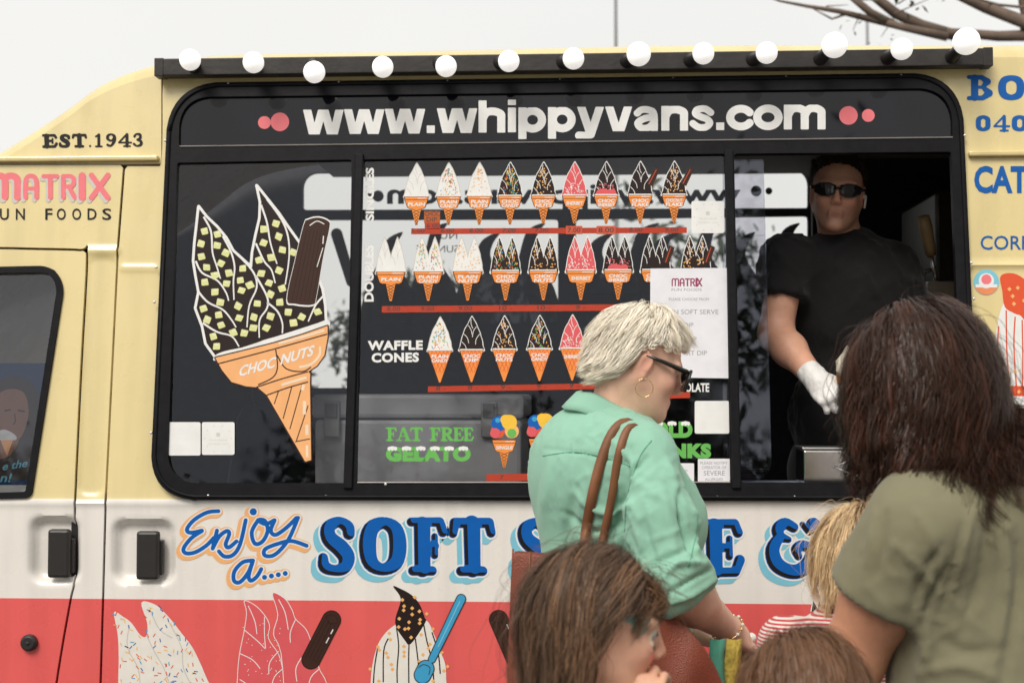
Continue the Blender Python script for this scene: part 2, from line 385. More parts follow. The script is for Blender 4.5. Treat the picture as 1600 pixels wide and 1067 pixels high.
# roof: swept from the top line of the near side to the far side
mb = MB(); prof = [(0, 0), (.012, .018), (.035, .036), (.07, .048), (.15, .058), (.5, .075), (1.0, .08)]
far = [(1 - a, b) for a, b in prof[::-1]][1:]
pts = vp(TOP); rows = []
for p in pts:
    yf = 2 * 1.0 - p[1]; row = []
    for a, b in prof: row.append((p[0], p[1] + min(a, 1) * (1.0 - p[1]), p[2] + b))
    for a, b in prof[::-1][1:]: row.append((p[0], yf - a * (1.0 - p[1]), p[2] + b))
    rows.append(row)
m_ = len(rows[0]); mb.add(np.array(rows).reshape(-1, 3), [(i * m_ + k, (i + 1) * m_ + k, (i + 1) * m_ + k + 1, i * m_ + k + 1) for i in range(len(rows) - 1) for k in range(m_ - 1)])
rf = mb.build('roof', PAINT, VAN, smooth=True); rf.data.update()
if sum(p.normal.z for p in rf.data.polygons) < 0: rf.data.flip_normals()
# rain gutters
for (a, b, nm) in (((-30, 251), (249, 249), 'rain_gutter'), ((1512, 240), (2250, 238), 'rain_gutter')):
    mb = MB(); p, q = vp1(*a), vp1(*b); c = (p + q) / 2; mb.box(c + Vector(N_UP) * .008, ((q - p).length / 2, .010, .007)); mb.build(nm, PAINT, VAN, bevel=.004)
# cab window: rubber, glass, sticker
mb = MB(); v, fs = msq(lambda U, V: np.maximum(d_round(U, V, CABWIN, CABWIN_R), -d_round(U, V, CABWIN, CABWIN_R) - 10.0), (-310, 405, 115, 800), 3); mb.add(vp(v, .002), fs)
o = mb.build('window_seal', BLACK, door); s = o.modifiers.new('s', 'SOLIDIFY'); s.thickness = .012; s.offset = 0
mb = MB(); v, fs = msq(lambda U, V: d_round(U, V, CABWIN, CABWIN_R) + 8, (-310, 405, 115, 800), 6); mb.add(vp(v, -.008), fs)
cabglass = mb.build('window_glass', glass('cab_glass', (.8, .82, .84), boost=.04), door)
def handle(u0, v0, u1, v1, parent, tabw):
    a, b = vp1(u0, v0), vp1(u1, v1); c = (a + b) / 2; mbh = MB()
    mbh.box(c + Vector((0, -.004, 0)), (abs(b.x - a.x) / 2, .011, abs(a.z - b.z) / 2))
    o = mbh.build('door_handle', PLAST, parent, bevel=.008)
    mbh = MB(); k = vp1(u1 + tabw / 2, (v0 + v1) / 2 + 4); mbh.box(k + Vector((-.003, .008, 0)), (.0075, .010, abs(a.z - b.z) / 2 * .72)); mbh.build('handle_hinge', PLAST, o, bevel=.003)
handle(77, 826, 111, 902, door, 4); handle(215, 829, 250, 905, side, 4)
mb = MB(); c = vp1(47, 1003); mb.tube([c, c + Vector((0, -.012, 0)), c + Vector((0, -.018, 0))], [.0225, .0225, .017], 24); mb.tube([c + Vector((0, -.018, 0)), c + Vector((0, -.021, 0))], [.006, .004], 12); mb.build('door_plug', PLAST, door, smooth=False, bevel=.002)
# wheels, sills
for (u, v, r) in WHEELS:
    c = P(u, 620 + 1.16 / (DIST / FPX), 0); c.z = .335
    for yy in (.14, 1.86):
        c2 = Vector((c.x, yy, .335)); mb = MB(); mb.tube([c2 + Vector((0, -.11, 0)), c2 + Vector((0, -.09, 0)), c2 + Vector((0, .09, 0)), c2 + Vector((0, .11, 0))], [.30, .335, .335, .30], 32)
        wh = mb.build('wheel', BLACK, VAN); mb = MB(); mb.tube([c2 + Vector((0, -.115, 0)), c2 + Vector((0, -.10, 0))], [.19, .2], 28); mb.build('rim', STEEL, wh)
# ---- serving window frame: one black rubber-and-aluminium frame with a sign panel and three panes
SIGN = [(283, 155), (1485, 141), (1486, 217), (282, 231)]; SIGN_R = [44, 48, 3, 3]
PANE1 = [(279, 257), (551, 252), (543, 755), (264, 755)]; P1R = [3, 3, 3, 42]
PANE2 = [(568, 252), (1132, 243), (1140, 754), (558, 755)]
PANE3 = [(1146, 243), (1484, 240), (1503, 754), (1157, 754)]; P3R = [3, 3, 34, 3]
def f_frame(U, V):
    d = d_round(U, V, WIN_OUT, WIN_R)
    for q, r in ((SIGN, SIGN_R), (PANE1, P1R), (PANE2, 3), (PANE3, P3R)): d = np.maximum(d, -d_round(U, V, q, r))
    return d
v, fs = msq(f_frame, (225, 105, 1545, 795), 3.0); mb = MB(); mb.add(vp(v, .016), fs)
frame = mb.build('serving_window', BLACK, VAN); flipcheck(frame)
s = frame.modifiers.new('s', 'SOLIDIFY'); s.thickness = .022; s.offset = -1
b_ = frame.modifiers.new('b', 'BEVEL'); b_.width = .0035; b_.segments = 2; b_.limit_method = 'ANGLE'; b_.angle_limit = R(60)
# outer lip of the rubber, a ridge round the frame, and two thin bright beads
mb = MB(); ring = round_poly(WIN_OUT, WIN_R, 10); c = ring.mean(0); rr = vp(c + (ring - c) * np.array([.992, .985]), .017); mb.tube(list(rr) + [rr[0]], .005, 8); mb.build('rubber_lip', BLACK, frame, smooth=True)
for a, b in (((284, 232), (1486, 218)), ((560, 754.5), (1140, 754))):
    mb = MB(); mb.tube([vp1(*a, .017), vp1(*b, .017)], .0022, 8); mb.build('aluminium_bead', mat('bead', (.35, .32, .3), .35, metal=.7), frame)
for u in np.linspace(300, 1480, 0): pass
# inner tracks and vertical bars are proud of the rest
for a, b, wd in (((559, 244), (550, 764), .012), ((1139, 238), (1148, 764), .0115)):
    mb = MB(); p, q = vp1(*a, .018), vp1(*b, .018); d = (q - p); mb.box((p + q) / 2, (wd, .007, d.length / 2), rot=d.normalized().to_track_quat('Z', 'Y').to_matrix() if False else Matrix.Rotation(-LEAN, 3, 'X') @ Matrix.Rotation(-math.atan2(d.x, -d.z) * -1, 3, 'Y')); mb.build('mullion', BLACK, frame, bevel=.003)
mb = MB(); v, fs = msq(lambda U, V: d_round(U, V, SIGN, SIGN_R) - 2, (275, 130, 1495, 240), 4); mb.add(vp(v, .006), fs); sign = mb.build('sign_panel', SGLASS, frame)
panes = []
for q, rr, bx_ in ((PANE1, P1R, (255, 240, 560, 765)), (PANE2, 3, (550, 235, 1150, 765))):
    mb = MB(); v, fs = msq(lambda U, V: d_round(U, V, q, rr) - 2, bx_, 8); mb.add(vp(v, .004), fs); panes.append(mb.build('glass_pane', WGLASS, frame))
SLIDE = [(1140, 236), (1194, 247), (1206, 700), (1185, 753), (1150, 760)]
mb = MB(); v, fs = msq(lambda U, V: d_round(U, V, [(1130, 247), (1194, 247), (1207, 752), (1130, 752)], [2, 2, 34, 2]), (1128, 240, 1215, 762), 3); mb.add(vp(v, -.012), fs); slide = mb.build('sliding_pane', glass('slide_glass', (.80, .80, .84), boost=.02), frame)
s = slide.modifiers.new('s', 'SOLIDIFY'); s.thickness = .004
SC = [(359, 135), (531, 133), (700, 131), (875, 129), (1051, 127), (1227, 124.5), (1406, 122), (261, 223), (247, 420), (244, 474), (239, 677), (328, 775), (511, 776), (604, 757), (693, 777), (880, 777), (1120, 777), (1240, 777), (1505, 215), (1515, 413), (1519, 469)]
for u, v in SC:
    mb = MB(); c = vp1(u, v, .018); mb.ball(c, (.0042, .003, .0042), 10, 6); mb.build('screw', SCREW, frame, smooth=True)
# ---- light rail with thirteen globe lamps
RAILM = mat('rail_black', (.022, .018, .016), .5, var=.5, vscale=18, bump=.4, bscale=60)
p, q = vp1(251, 115, .035), vp1(1542, 99, .035); d = q - p; mb = MB()
rot = Matrix.Rotation(-math.atan2(d.z, d.x), 3, 'Y'); mb.box((p + q) / 2, (d.length / 2, .022, .024), rot=rot); rail = mb.build('light_rail', RAILM, VAN, bevel=.003)
for e in (p, q):
    mb = MB(); mb.box(e + d.normalized() * (.012 if e is p else -.012), (.013, .0235, .0255), rot=rot); mb.build('end_cap', RAILM, rail, bevel=.002)
BULBS = [(297, 94, 17), (396, 98, 17), (491, 113, 17.5), (598, 105, 17), (697, 104, 17), (795, 96, 17), (896, 92, 17), (998, 85, 19), (1099, 84, 17), (1198, 83, 17), (1304, 71, 20), (1409, 77, 17), (1510, 65, 21)]
BULBM = mat('opal_bulb', (.9, .89, .87), .25, var=.0, emit=.5)
for u, v, r in BULBS:
    bu = 745 + (u - 745) * .962; b0 = p + d * ((bu - 251) / 1291) + Vector((0, -.02, 0))
    y = b0.y - .105; c = P(u, v, y); rad = r * (y + DIST) / FPX
    ax = (c - b0).normalized(); sk = b0 + ax * max((c - b0).length - rad * .95, .02)
    mb = MB(); mb.tube([b0 - ax * .01, b0 + ax * .012, sk], [.021, .0175, .0165], 16); so_ = mb.build('lamp_socket', PLAST, rail, smooth=False, bevel=.002)
    mb = MB(); mb.tube([sk - ax * .004, sk + ax * .004, sk + ax * rad * .35, c], [.0155, .017, rad * .62, rad * .8], 20, caps=False); mb.ball(c, rad, 24, 14); mb.build('bulb', BULBM, so_, smooth=True)
# ================================================================ inside and far side of the van
def holes_panel(name, f, box, mapper, m, parent, r=6, off=0, thick=.03):
    v, fs = msq(f, box, r); mbx = MB(); mbx.add(mapper(v, off), fs); o = mbx.build(name, m, parent); s = o.modifiers.new('s', 'SOLIDIFY'); s.thickness = thick; s.offset = 0; return o
FW1 = [(474, 271), (1262, 266), (1262, 326), (474, 329)]; FW2 = [(486, 344), (872, 343), (872, 505), (560, 507), (560, 606), (486, 606)]; FW3 = [(900, 343), (1262, 338), (1262, 500), (900, 504)]
def f_far(U, V):
    d = np.maximum.reduce([U - 1650, 210 - U - 0*V, 205 - V, V - 1090])
    for q, r in ((FW1, [22, 22, 3, 3]), (FW2, 4), (FW3, 4)): d = np.maximum(d, -d_round(U, V, q, r))
    return d
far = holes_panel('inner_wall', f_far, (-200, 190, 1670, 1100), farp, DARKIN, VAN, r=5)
mb = MB(); v, fs = msq(lambda U, V: np.minimum.reduce([d_round(U, V, q, 3) - 3 for q in (FW1, FW2, FW3)]), (460, 255, 1275, 625), 8); mb.add(farp(v, -.005), fs); fg = mb.build('window_glass', WGLASS, VAN)
INK = mat('dark_ink', (.03, .024, .022), .6)
d = Decal(base=-.012, mapper=farp, step=-.0002)
d.text('www.whippyvans.com', 604, 1158, 317, 30, INK, bold=.03, mirror=True); d.circ(590, 306, 9, INK, True); d.circ(577, 306, 5, INK, True); d.circ(1182, 298, 8.5, INK, True); d.circ(1202, 298, 5.5, INK, True)
d.text('NUT', 674, 714, 373, 11, INK, mirror=True); d.text('SUNDAE', 650, 716, 394, 11, INK, mirror=True)
for cx, s in ((640, .82), (790, .95), (965, 1.1), (1065, 1.1), (1190, .9)):       # backs of the big cone stickers on the far windows
    for o_, h in ((-32, 0), (38, -14)):
        q = cr([(cx + o_ + 25 * s, 362 + h), (cx + o_ - 5, 375 + h), (cx + o_ - 22 * s, 410), (cx + o_ - 45 * s, 450), (cx + o_ - 60 * s, 520), (cx + o_ - 45 * s, 580), (cx + o_ + 45 * s, 580), (cx + o_ + 55 * s, 520), (cx + o_ + 40 * s, 450), (cx + o_ + 10 * s, 405), (cx + o_ + 12, 380 + h)], 5, True)
        d.poly(q, INK)
d.sdf(lambda U, V: d_stroke(U, V, [(525, 365, 9), (548, 440, 8)]), (505, 345, 570, 460), INK, 2)
d.build('sticker_back', fg)
# shell: floor, ceiling, ends
xa, xb = P(-300, 600, 0).x, P(2250, 600, 0).x
mb = MB(); mb.box(((xa + xb) / 2, 1.0, .52), ((xb - xa) / 2, .93, .02)); mb.build('van_floor', mat('floor_grey', (.25, .25, .25), .6), VAN)
zc = vp1(800, 118).z
mb = MB(); xc = vp1(330, 120).x; mb.box(((xc + xb) / 2, 1.02, zc - .01), ((xb - xc) / 2 - .05, .80, .012)); mb.build('ceiling_lining', mat('ceiling_grey', (.4, .39, .37), .7), VAN)
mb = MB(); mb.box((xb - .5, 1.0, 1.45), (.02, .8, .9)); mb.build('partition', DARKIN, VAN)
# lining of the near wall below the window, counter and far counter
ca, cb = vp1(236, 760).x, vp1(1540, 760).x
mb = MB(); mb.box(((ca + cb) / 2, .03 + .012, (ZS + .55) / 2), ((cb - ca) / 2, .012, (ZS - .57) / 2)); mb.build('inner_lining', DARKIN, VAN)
CT = vp1(1300, 757).z - .004
mb = MB(); x0, x1 = P(1150, 757, .2).x, P(1560, 757, .2).x; mb.box(((x0 + x1) / 2, .165, CT - .012), ((x1 - x0) / 2, .10, .012)); mb.build('serving_counter', mat('counter', (.30, .34, .42), .3), VAN, bevel=.003)
# partial partition behind the server, towards the machine
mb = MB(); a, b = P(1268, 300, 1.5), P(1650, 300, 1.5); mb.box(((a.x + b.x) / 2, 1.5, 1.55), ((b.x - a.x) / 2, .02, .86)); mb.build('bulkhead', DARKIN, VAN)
# ---- chest freezer below the menu window
FZ = mat('freezer_grey', (.52, .52, .56), .45, var=.12, vscale=9)
def boxpx(u0, v0, u1, v1, y0, y1):
    a, b = P(u0, v0, y0), P(u1, v1, y0); return Vector(((a.x + b.x) / 2, (y0 + y1) / 2, (a.z + b.z) / 2)), Vector((abs(b.x - a.x) / 2, (y1 - y0) / 2, abs(a.z - b.z) / 2))
c, h = boxpx(492, 630, 815, 700, .2, .72); zb = .54
fr = empty('chest_freezer', (c.x, c.y, zb), 'grey chest freezer with two lid latches behind the menu window', 'freezer')
mb = MB(); top = c.z + h.z; mb.box((c.x, c.y, (zb + top - .045) / 2), (h.x, h.y, (top - .045 - zb) / 2)); mb.build('cabinet', FZ, fr, bevel=.012)
mb = MB(); mb.box((c.x, c.y, top - .008), (h.x + .008, h.y + .008, .034)); mb.build('lid', FZ, fr, bevel=.012)
for u in (519, 764):
    a = P(u, 640, .185); mb = MB(); mb.box((a.x, .184, top - .045), (.022, .008, .05)); lt = mb.build('latch', mat('latch_grey', (.4, .4, .41), .4, metal=.3), fr, bevel=.004)
    mb = MB(); mb.box((a.x, .174, top - .02), (.016, .006, .02)); mb.build('latch_catch', mat('latch_dark', (.2, .2, .21), .4), lt, bevel=.002)
# ---- cab seat seen through the left pane
SEATM = mat('seat_blue', (.02, .026, .05), .8, bump=.3, bscale=300)
sx = P(412, 650, 1.0); st = empty('cab_seat', (sx.x, 1.0, .54), 'dark blue cab seat seen through the left pane', 'seat')
mb = MB(); mb.box((sx.x, 1.0, 1.12), (.09, .25, .36), rot=Matrix.Rotation(R(8), 3, 'Y')); mb.build('backrest', SEATM, st, bevel=.06)
mb = MB(); mb.box((sx.x - .25, 1.0, .84), (.27, .25, .09)); mb.build('seat_cushion', SEATM, st, bevel=.05)
mb = MB(); mb.box((sx.x - .2, 1.0, .65), (.2, .2, .11)); mb.build('seat_base', DARKIN, st)
mb = MB(); mb.box((sx.x + .03, 1.0, 1.55), (.05, .13, .09)); mb.build('headrest', SEATM, st, bevel=.035)
# ---- soft-serve machine at the right of the hatch
c, h = boxpx(1410, 300, 1530, 640, .62, 1.1); mc = empty('soft_serve_machine', (c.x + .06, c.y, .54), 'steel soft serve machine with a tan lever at the hatch edge', 'machine')
zt = c.z + h.z
STD = mat('machine_steel', (.05, .048, .045), .4, metal=.9, var=.15)
mb = MB(); mb.box((c.x + .10, c.y, (.54 + zt) / 2), (h.x, h.y, (zt - .54) / 2)); mb.build('cabinet', STD, mc, bevel=.01)
a = P(1440, 470, .56); mb = MB(); mb.box((a.x + .09, .57, a.z + .02), (.085, .06, .035)); mb.box((a.x + .055, .56, a.z - .04), (.045, .045, .03)); mb.tube([(a.x + .055, .56, a.z - .07), (a.x + .055, .56, a.z - .10)], [.022, .014], 12); fa = mb.build('dispensing_head', STEEL, mc, bevel=.004)
k0, k1 = P(1455, 400, .53), P(1443, 338, .50)
mb = MB(); mb.tube([k0 + (k0 - k1) * .9, k0], .006, 10); mb.tube([P(1410, 405, .53), P(1425, 430, .54), P(1462, 420, .55)], .006, 8); mb.build('lever', STEEL, mc, smooth=True)
mb = MB(); mb.tube([k0, k0.lerp(k1, .2), k0.lerp(k1, .7), k1], [.013, .017, .02, .017], 14); mb.build('lever_grip', mat('tan_grip', (.32, .22, .10), .5), mc, smooth=True)
# ---- metal napkin box on the counter
c, h = boxpx(1256, 708, 1418, 754, .09, .24)
h.z = (P(1300, 704, .09).z - CT) / 2; c.z = CT + h.z + .001
nb = empty('napkin_box', (c.x, c.y, CT), 'shiny steel napkin box with a raised diamond on the serving counter', 'napkin box')
mb = MB(); mb.box(c, h); nbb = mb.build('box_body', mat('polished_steel', (.78, .72, .68), .14, metal=1, var=.05, bump=.1, bscale=14), nb, bevel=.004)
dm = [Vector((c.x + a * h.x, .0885, c.z + b * h.z)) for a, b in ((-.42, 0), (-.0, .5), (.42, 0), (0, -.5))]
mb = MB(); mb.tube(dm + [dm[0]], .0022, 8); mb.build('diamond_relief', STEEL, nb, smooth=True)
mb = MB(); mb.box((c.x, c.y, c.z + h.z + .004), (h.x * 1.03, h.y * 1.03, .004)); mb.build('lid', STEEL, nb, bevel=.002)
# ================================================================ lettering and stickers on the van
def ink(n, c, r=.5): return mat('print_' + n, c, r, spec=.18, var=.05)
WHITE = ink('white', (.74, .73, .71)); PINK = ink('pink', (.78, .19, .21)); PINKD = ink('pink_deep', (.66, .10, .11)); BLU = ink('blue', (.003, .105, .41)); LBLU = ink('light_blue', (.20, .50, .62))
BLK = ink('black', (.012, .010, .010)); ORG = ink('orange', (.80, .26, .055)); PEACH = ink('peach', (.82, .42, .17)); BRN = ink('brown', (.045, .018, .012)); GRN = ink('green', (.13, .42, .09)); TAPE = ink('tape_red', (.42, .045, .02))
NUT = ink('nut', (.66, .66, .30)); NUTO = ink('nut_orange', (.80, .42, .14)); GREYP = ink('shadow_grey', (.55, .52, .47)); YEL = ink('yellow', (.80, .48, .05)); SKYB = ink('sky_blue', (.05, .32, .55)); REDO = ink('red_orange', (.68, .09, .035)); CHOC = ink('choc', (.02, .011, .010)); PURP = ink('purple', (.30, .05, .12)); LNAVY = ink('text_blue', (.008, .10, .36)); REDP = ink('red', (.55, .03, .03)); PAPER = ink('paper', (.72, .71, .74), .7); GREYT = ink('grey_text', (.28, .27, .27), .7); FAINT = ink('faint_text', (.58, .55, .52), .7)
# --- shop front sign
# heavy grotesque drawn as strokes clipped flat at the base line and the x-height: (advance, strokes, low, high)
BW = .158
ARCH = lambda x0, x1: cr([(x0, .55), (x0 + .14, .80), ((x0 + x1) / 2 + .05, .86), (x1 - .03, .76), (x1, .55), (x1, -.2)], 4)
RING = lambda cx, cy, rx, ry, a=0., b=6.2832: np.array([(cx + rx * math.cos(t), cy + ry * math.sin(t)) for t in np.linspace(a, b, 26)])
HG = {'w': (1.60, [[(.12, 1.2), (.44, -.2)], [(.44, -.2), (.80, 1.15)], [(.80, 1.15), (1.16, -.2)], [(1.16, -.2), (1.48, 1.2)]], 0, 1), 'v': (1.10, [[(.12, 1.2), (.55, -.2)], [(.55, -.2), (.98, 1.2)]], 0, 1), 'y': (1.10, [[(.12, 1.2), (.52, -.02)], [(.98, 1.2), (.56, -.12), (.40, -.17), (.1, -.16)]], -.28, 1), 'h': (1.14, [[(.20, -.3), (.20, 1.6)], ARCH(.2, .93)], 0, 1.30), 'n': (1.14, [[(.20, -.3), (.20, 1.4)], ARCH(.2, .93)], 0, 1), 'm': (1.72, [[(.20, -.3), (.20, 1.4)], ARCH(.2, .86), ARCH(.86, 1.52)], 0, 1), 'i': (.42, [[(.21, -.3), (.21, 1.4)]], 0, 1), 'p': (1.16, [[(.20, -.6), (.20, 1.4)], RING(.60, .5, .37, .36)], -.28, 1), 'o': (1.16, [RING(.58, .5, .42, .36)], -.02, 1.02), 'c': (1.06, [RING(.58, .5, .42, .36, .62, 5.66)], -.02, 1.02), 'a': (1.08, [cr([(.18, .72), (.36, .86), (.66, .84), (.84, .64), (.84, -.3)], 4), cr([(.84, .56), (.46, .50), (.20, .32), (.34, .12), (.62, .14), (.84, .34)], 4)], 0, 1.02), 's': (1.00, [cr([(.84, .72), (.62, .87), (.32, .84), (.24, .68), (.42, .56), (.68, .46), (.80, .30), (.64, .13), (.36, .13), (.14, .28)], 4)], -.02, 1.02), '.': (.44, [[(.21, -.3), (.21, .6)]], 0, .31)}
d = Decal(.0065); x = 474.0; word_ = 'www.whippyvans.com'; k_ = (1291 - 474) / sum(HG[c][0] for c in word_); XH = 38.5
for c in word_:
    adv, sts, lo_, hi_ = HG[c]; base = 211.5 - (x - 474) * .0104
    def f_c(U, V, x=x, base=base, sts=sts, lo_=lo_, hi_=hi_, c=c):
        X_ = (U - x) / k_; Y_ = (base - V) / XH; o_ = np.maximum.reduce([np.minimum.reduce([d_stroke(X_, Y_, s_, BW if c not in 'as' else .138) for s_ in sts]), lo_ - Y_, Y_ - hi_])
        if c == 'i': o_ = np.minimum(o_, np.maximum.reduce([np.abs(X_ - .21) - BW, 1.10 - Y_, Y_ - 1.32]))
        return o_ * k_
    d.sdf(f_c, (x - 4, base - XH * 1.4, x + adv * k_ + 4, base + 14), WHITE, .9, True); x += adv * k_
for u, v, r in ((414, 193, 10), (438, 192, 14.5), (1325, 182, 14.5), (1356, 182, 10)): d.circ(u, v, r, PINK, True, 28)
d.build('web_address_lettering', frame)
# --- stroke alphabet: strokes in a unit box (x right, y up, r)
G = {
 'S': [cr([(.80, .70, .105), (.76, .82, .115), (.52, .90, .095), (.26, .80, .125), (.30, .62, .15), (.58, .46, .165), (.74, .30, .155), (.66, .13, .12), (.42, .09, .095), (.17, .15, .11), (.13, .30, .085)], 5)],
 'O': [cr([(.5, .89, .10), (.24, .78, .135), (.17, .5, .15), (.24, .22, .135), (.5, .11, .10), (.76, .22, .135), (.83, .5, .15), (.76, .78, .135)], 4, True)],
 'F': [[(.36, .86, .15), (.37, .12, .145)], [(.14, .09, .08), (.60, .09, .08)], [(.10, .91, .075), (.78, .91, .08), (.86, .74, .085)], [(.4, .51, .08), (.66, .51, .075)], [(.66, .67, .05), (.66, .35, .06)]],
 'T': [[(.5, .88, .15), (.52, .12, .14)], [(.26, .09, .08), (.74, .09, .08)], [(.08, .72, .07), (.12, .9, .085), (.88, .9, .085), (.93, .73, .075)]],
 'E': [[(.30, .86, .15), (.32, .12, .145)], [(.12, .09, .08), (.80, .10, .08), (.90, .30, .09)], [(.10, .91, .075), (.78, .91, .08), (.86, .76, .085)], [(.4, .51, .08), (.62, .51, .07)], [(.66, .66, .05), (.66, .36, .06)]],
 'R': [[(.28, .88, .14), (.28, .12, .14)], [(.10, .08, .08), (.48, .08, .08)], [(.10, .92, .075), (.55, .91, .085), (.76, .78, .12), (.7, .58, .12), (.42, .50, .07)], [(.5, .5, .12), (.74, .14, .13), (.92, .10, .07)]],
 'V': [[(.2, .86, .14), (.5, .10, .10)], [(.8, .86, .07), (.5, .10, .08)], [(.04, .92, .075), (.40, .92, .075)], [(.66, .92, .075), (.98, .92, .075)]],
 'A': [[(.44, .90, .09), (.18, .12, .06)], [(.5, .88, .12), (.78, .12, .13)], [(.02, .08, .07), (.34, .08, .07)], [(.60, .08, .07), (.98, .08, .07)], [(.28, .36, .055), (.68, .36, .055)]],
 'B': [[(.28, .88, .14), (.28, .12, .14)], [(.06, .92, .075), (.55, .91, .09), (.76, .74, .13), (.58, .53, .07), (.82, .28, .14), (.58, .09, .09), (.06, .08, .075)], [(.3, .52, .06), (.6, .52, .06)]],
 '1': [[(.5, .9, .11), (.5, .1, .11)], [(.22, .06, .06), (.78, .06, .06)], [(.5, .9, .07), (.22, .78, .06)]],
 '9': [cr([(.72, .62, .08), (.5, .46, .06), (.24, .62, .10), (.28, .84, .09), (.52, .93, .06), (.76, .78, .11), (.74, .42, .11), (.5, .1, .07), (.24, .16, .09)], 4)],
 '4': [[(.66, .9, .10), (.66, .08, .11)], [(.64, .92, .06), (.08, .32, .05), (.96, .32, .055)], [(.44, .06, .05), (.88, .06, .05)]],
 '3': [cr([(.2, .76, .09), (.34, .92, .06), (.64, .88, .10), (.66, .62, .09), (.4, .52, .05), (.72, .40, .10), (.72, .16, .10), (.4, .06, .06), (.16, .2, .09)], 4)],
 '0': [cr([(.5, .88, .10), (.22, .75, .15), (.19, .5, .16), (.22, .25, .15), (.5, .12, .10), (.78, .25, .15), (.81, .5, .16), (.78, .75, .15)], 4, True)],
 '.': [[(.5, .09, .10), (.5, .10, .10)]],
 'M': [[(.08, .08, .08), (.08, .75, .08)], cr([(.08, .75, .08), (.2, .9, .08), (.38, .9, .08), (.48, .74, .08), (.48, .1, .08)], 3), cr([(.48, .74, .08), (.58, .9, .08), (.78, .9, .08), (.90, .74, .08), (.90, .08, .08)], 3)],
 'a': [cr([(.1, .08, .11), (.1, .68, .11), (.3, .89, .11), (.68, .89, .11), (.88, .68, .11), (.88, .08, .11)], 3), [(.1, .42, .09), (.88, .42, .09)]],
 't': [[(.5, .08, .11), (.5, .9, .11)], [(.06, .90, .10), (.94, .90, .10)]],
 'r': [[(.1, .08, .11), (.1, .9, .11)], cr([(.1, .90, .10), (.66, .90, .10), (.86, .74, .11), (.7, .52, .10), (.12, .50, .09)], 3), [(.5, .5, .1), (.9, .08, .11)]],
 'i': [[(.5, .08, .20), (.5, .92, .20)]],
 'x': [[(.1, .06, .11), (.9, .94, .11)], [(.1, .94, .11), (.9, .06, .11)]],
 'G': [cr([(.86, .72, .15), (.62, .86, .15), (.3, .78, .17), (.18, .5, .18), (.3, .22, .17), (.62, .14, .15), (.84, .26, .14)], 4), [(.62, .44, .11), (.88, .44, .11), (.88, .14, .11)]],
 'L': [[(.22, .85, .18), (.22, .15, .18)], [(.22, .13, .15), (.9, .13, .15)]],
}
def f_word(items):                               # items: (glyph, u0, v0 (top), w, h); the radius scales with the mean size
    segs = []
    for g, u, v, w_, h in items:
        for st in G[g]: segs.append(np.array([(u + x * w_, v + (1 - y) * h, r * (w_ + h) / 2) for x, y, r in st]))
    return lambda U, V: np.minimum.reduce([d_stroke(U, V, s_) for s_ in segs]) if segs else U * 0 + 1
def word(dc, items, m, r=1.0, grow=0, dx=0, dy=0, same=False, sl=0):
    f = f_word(items); it = np.array([(i[1], i[2], i[1] + i[3], i[2] + i[4]) for i in items]); bx_ = (it[:, 0].min() - 12 + dx, it[:, 1].min() - 12 + dy, it[:, 2].max() + 12 + dx, it[:, 3].max() + 12 + dy)
    dc.sdf(lambda U, V: f(U - dx, V - dy) - grow, bx_, m, r, same)
# --- SOFT SERVE & : blue with black shade, white keyline, light blue block shadow
def fancy(name, f0, box):
    f = lambda U, V: f0(U, V) - 1.3
    dc = Decal(.0008); b = (box[0] - 22, box[1] - 8, box[2] + 10, box[3] + 22)
    dc.sdf(lambda U, V: np.minimum.reduce([f(U + k, V - k) - 1.5 for k in (3, 6, 9)]), b, LBLU, 1.2)
    dc.sdf(lambda U, V: f(U, V) - 2.6, b, WHITE, 1.1); dc.sdf(f, b, BLU, 1.0)
    dc.sdf(lambda U, V: np.maximum(f(U, V) + 1.2, -(f(U - 4.5, V + 4.0) + 2.0)), b, BLK, .9)
    return dc.build(name, side)
for g, u0, u1 in (('S', 497, 557), ('O', 562, 634), ('F', 636, 701), ('T', 702, 772), ('S', 805, 865), ('E', 872, 936), ('R', 942, 1012), ('V', 1014, 1084), ('E', 1095, 1162)):
    vt = 806 + (u0 - 500) * .006; fancy('painted_letter', f_word([(g, u0, vt, u1 - u0, 93)]), (u0, vt, u1, vt + 93))
K = .2877; AMP = [cr([(345, 222, 24), (300, 200, 27), (262, 228, 30), (270, 268, 26), (318, 288, 14)], 4), cr([(270, 270, 24), (232, 340, 34), (250, 415, 38), (310, 456, 36), (375, 458, 36), (425, 415, 34), (440, 345, 24), (395, 320, 26), (360, 340, 24), (372, 378, 18)], 4), cr([(395, 205, 12), (432, 250, 12), (450, 205, 32), (470, 220, 26)], 4), cr([(440, 330, 20), (490, 250, 16)], 2)]
AMP = [np.stack([1140 + a[:, 0] * K, 760 + a[:, 1] * K, a[:, 2] * K], 1) for a in AMP]
fancy('painted_letter', lambda U, V: np.minimum.reduce([d_stroke(U, V, a) for a in AMP]), (1195, 806, 1285, 905))
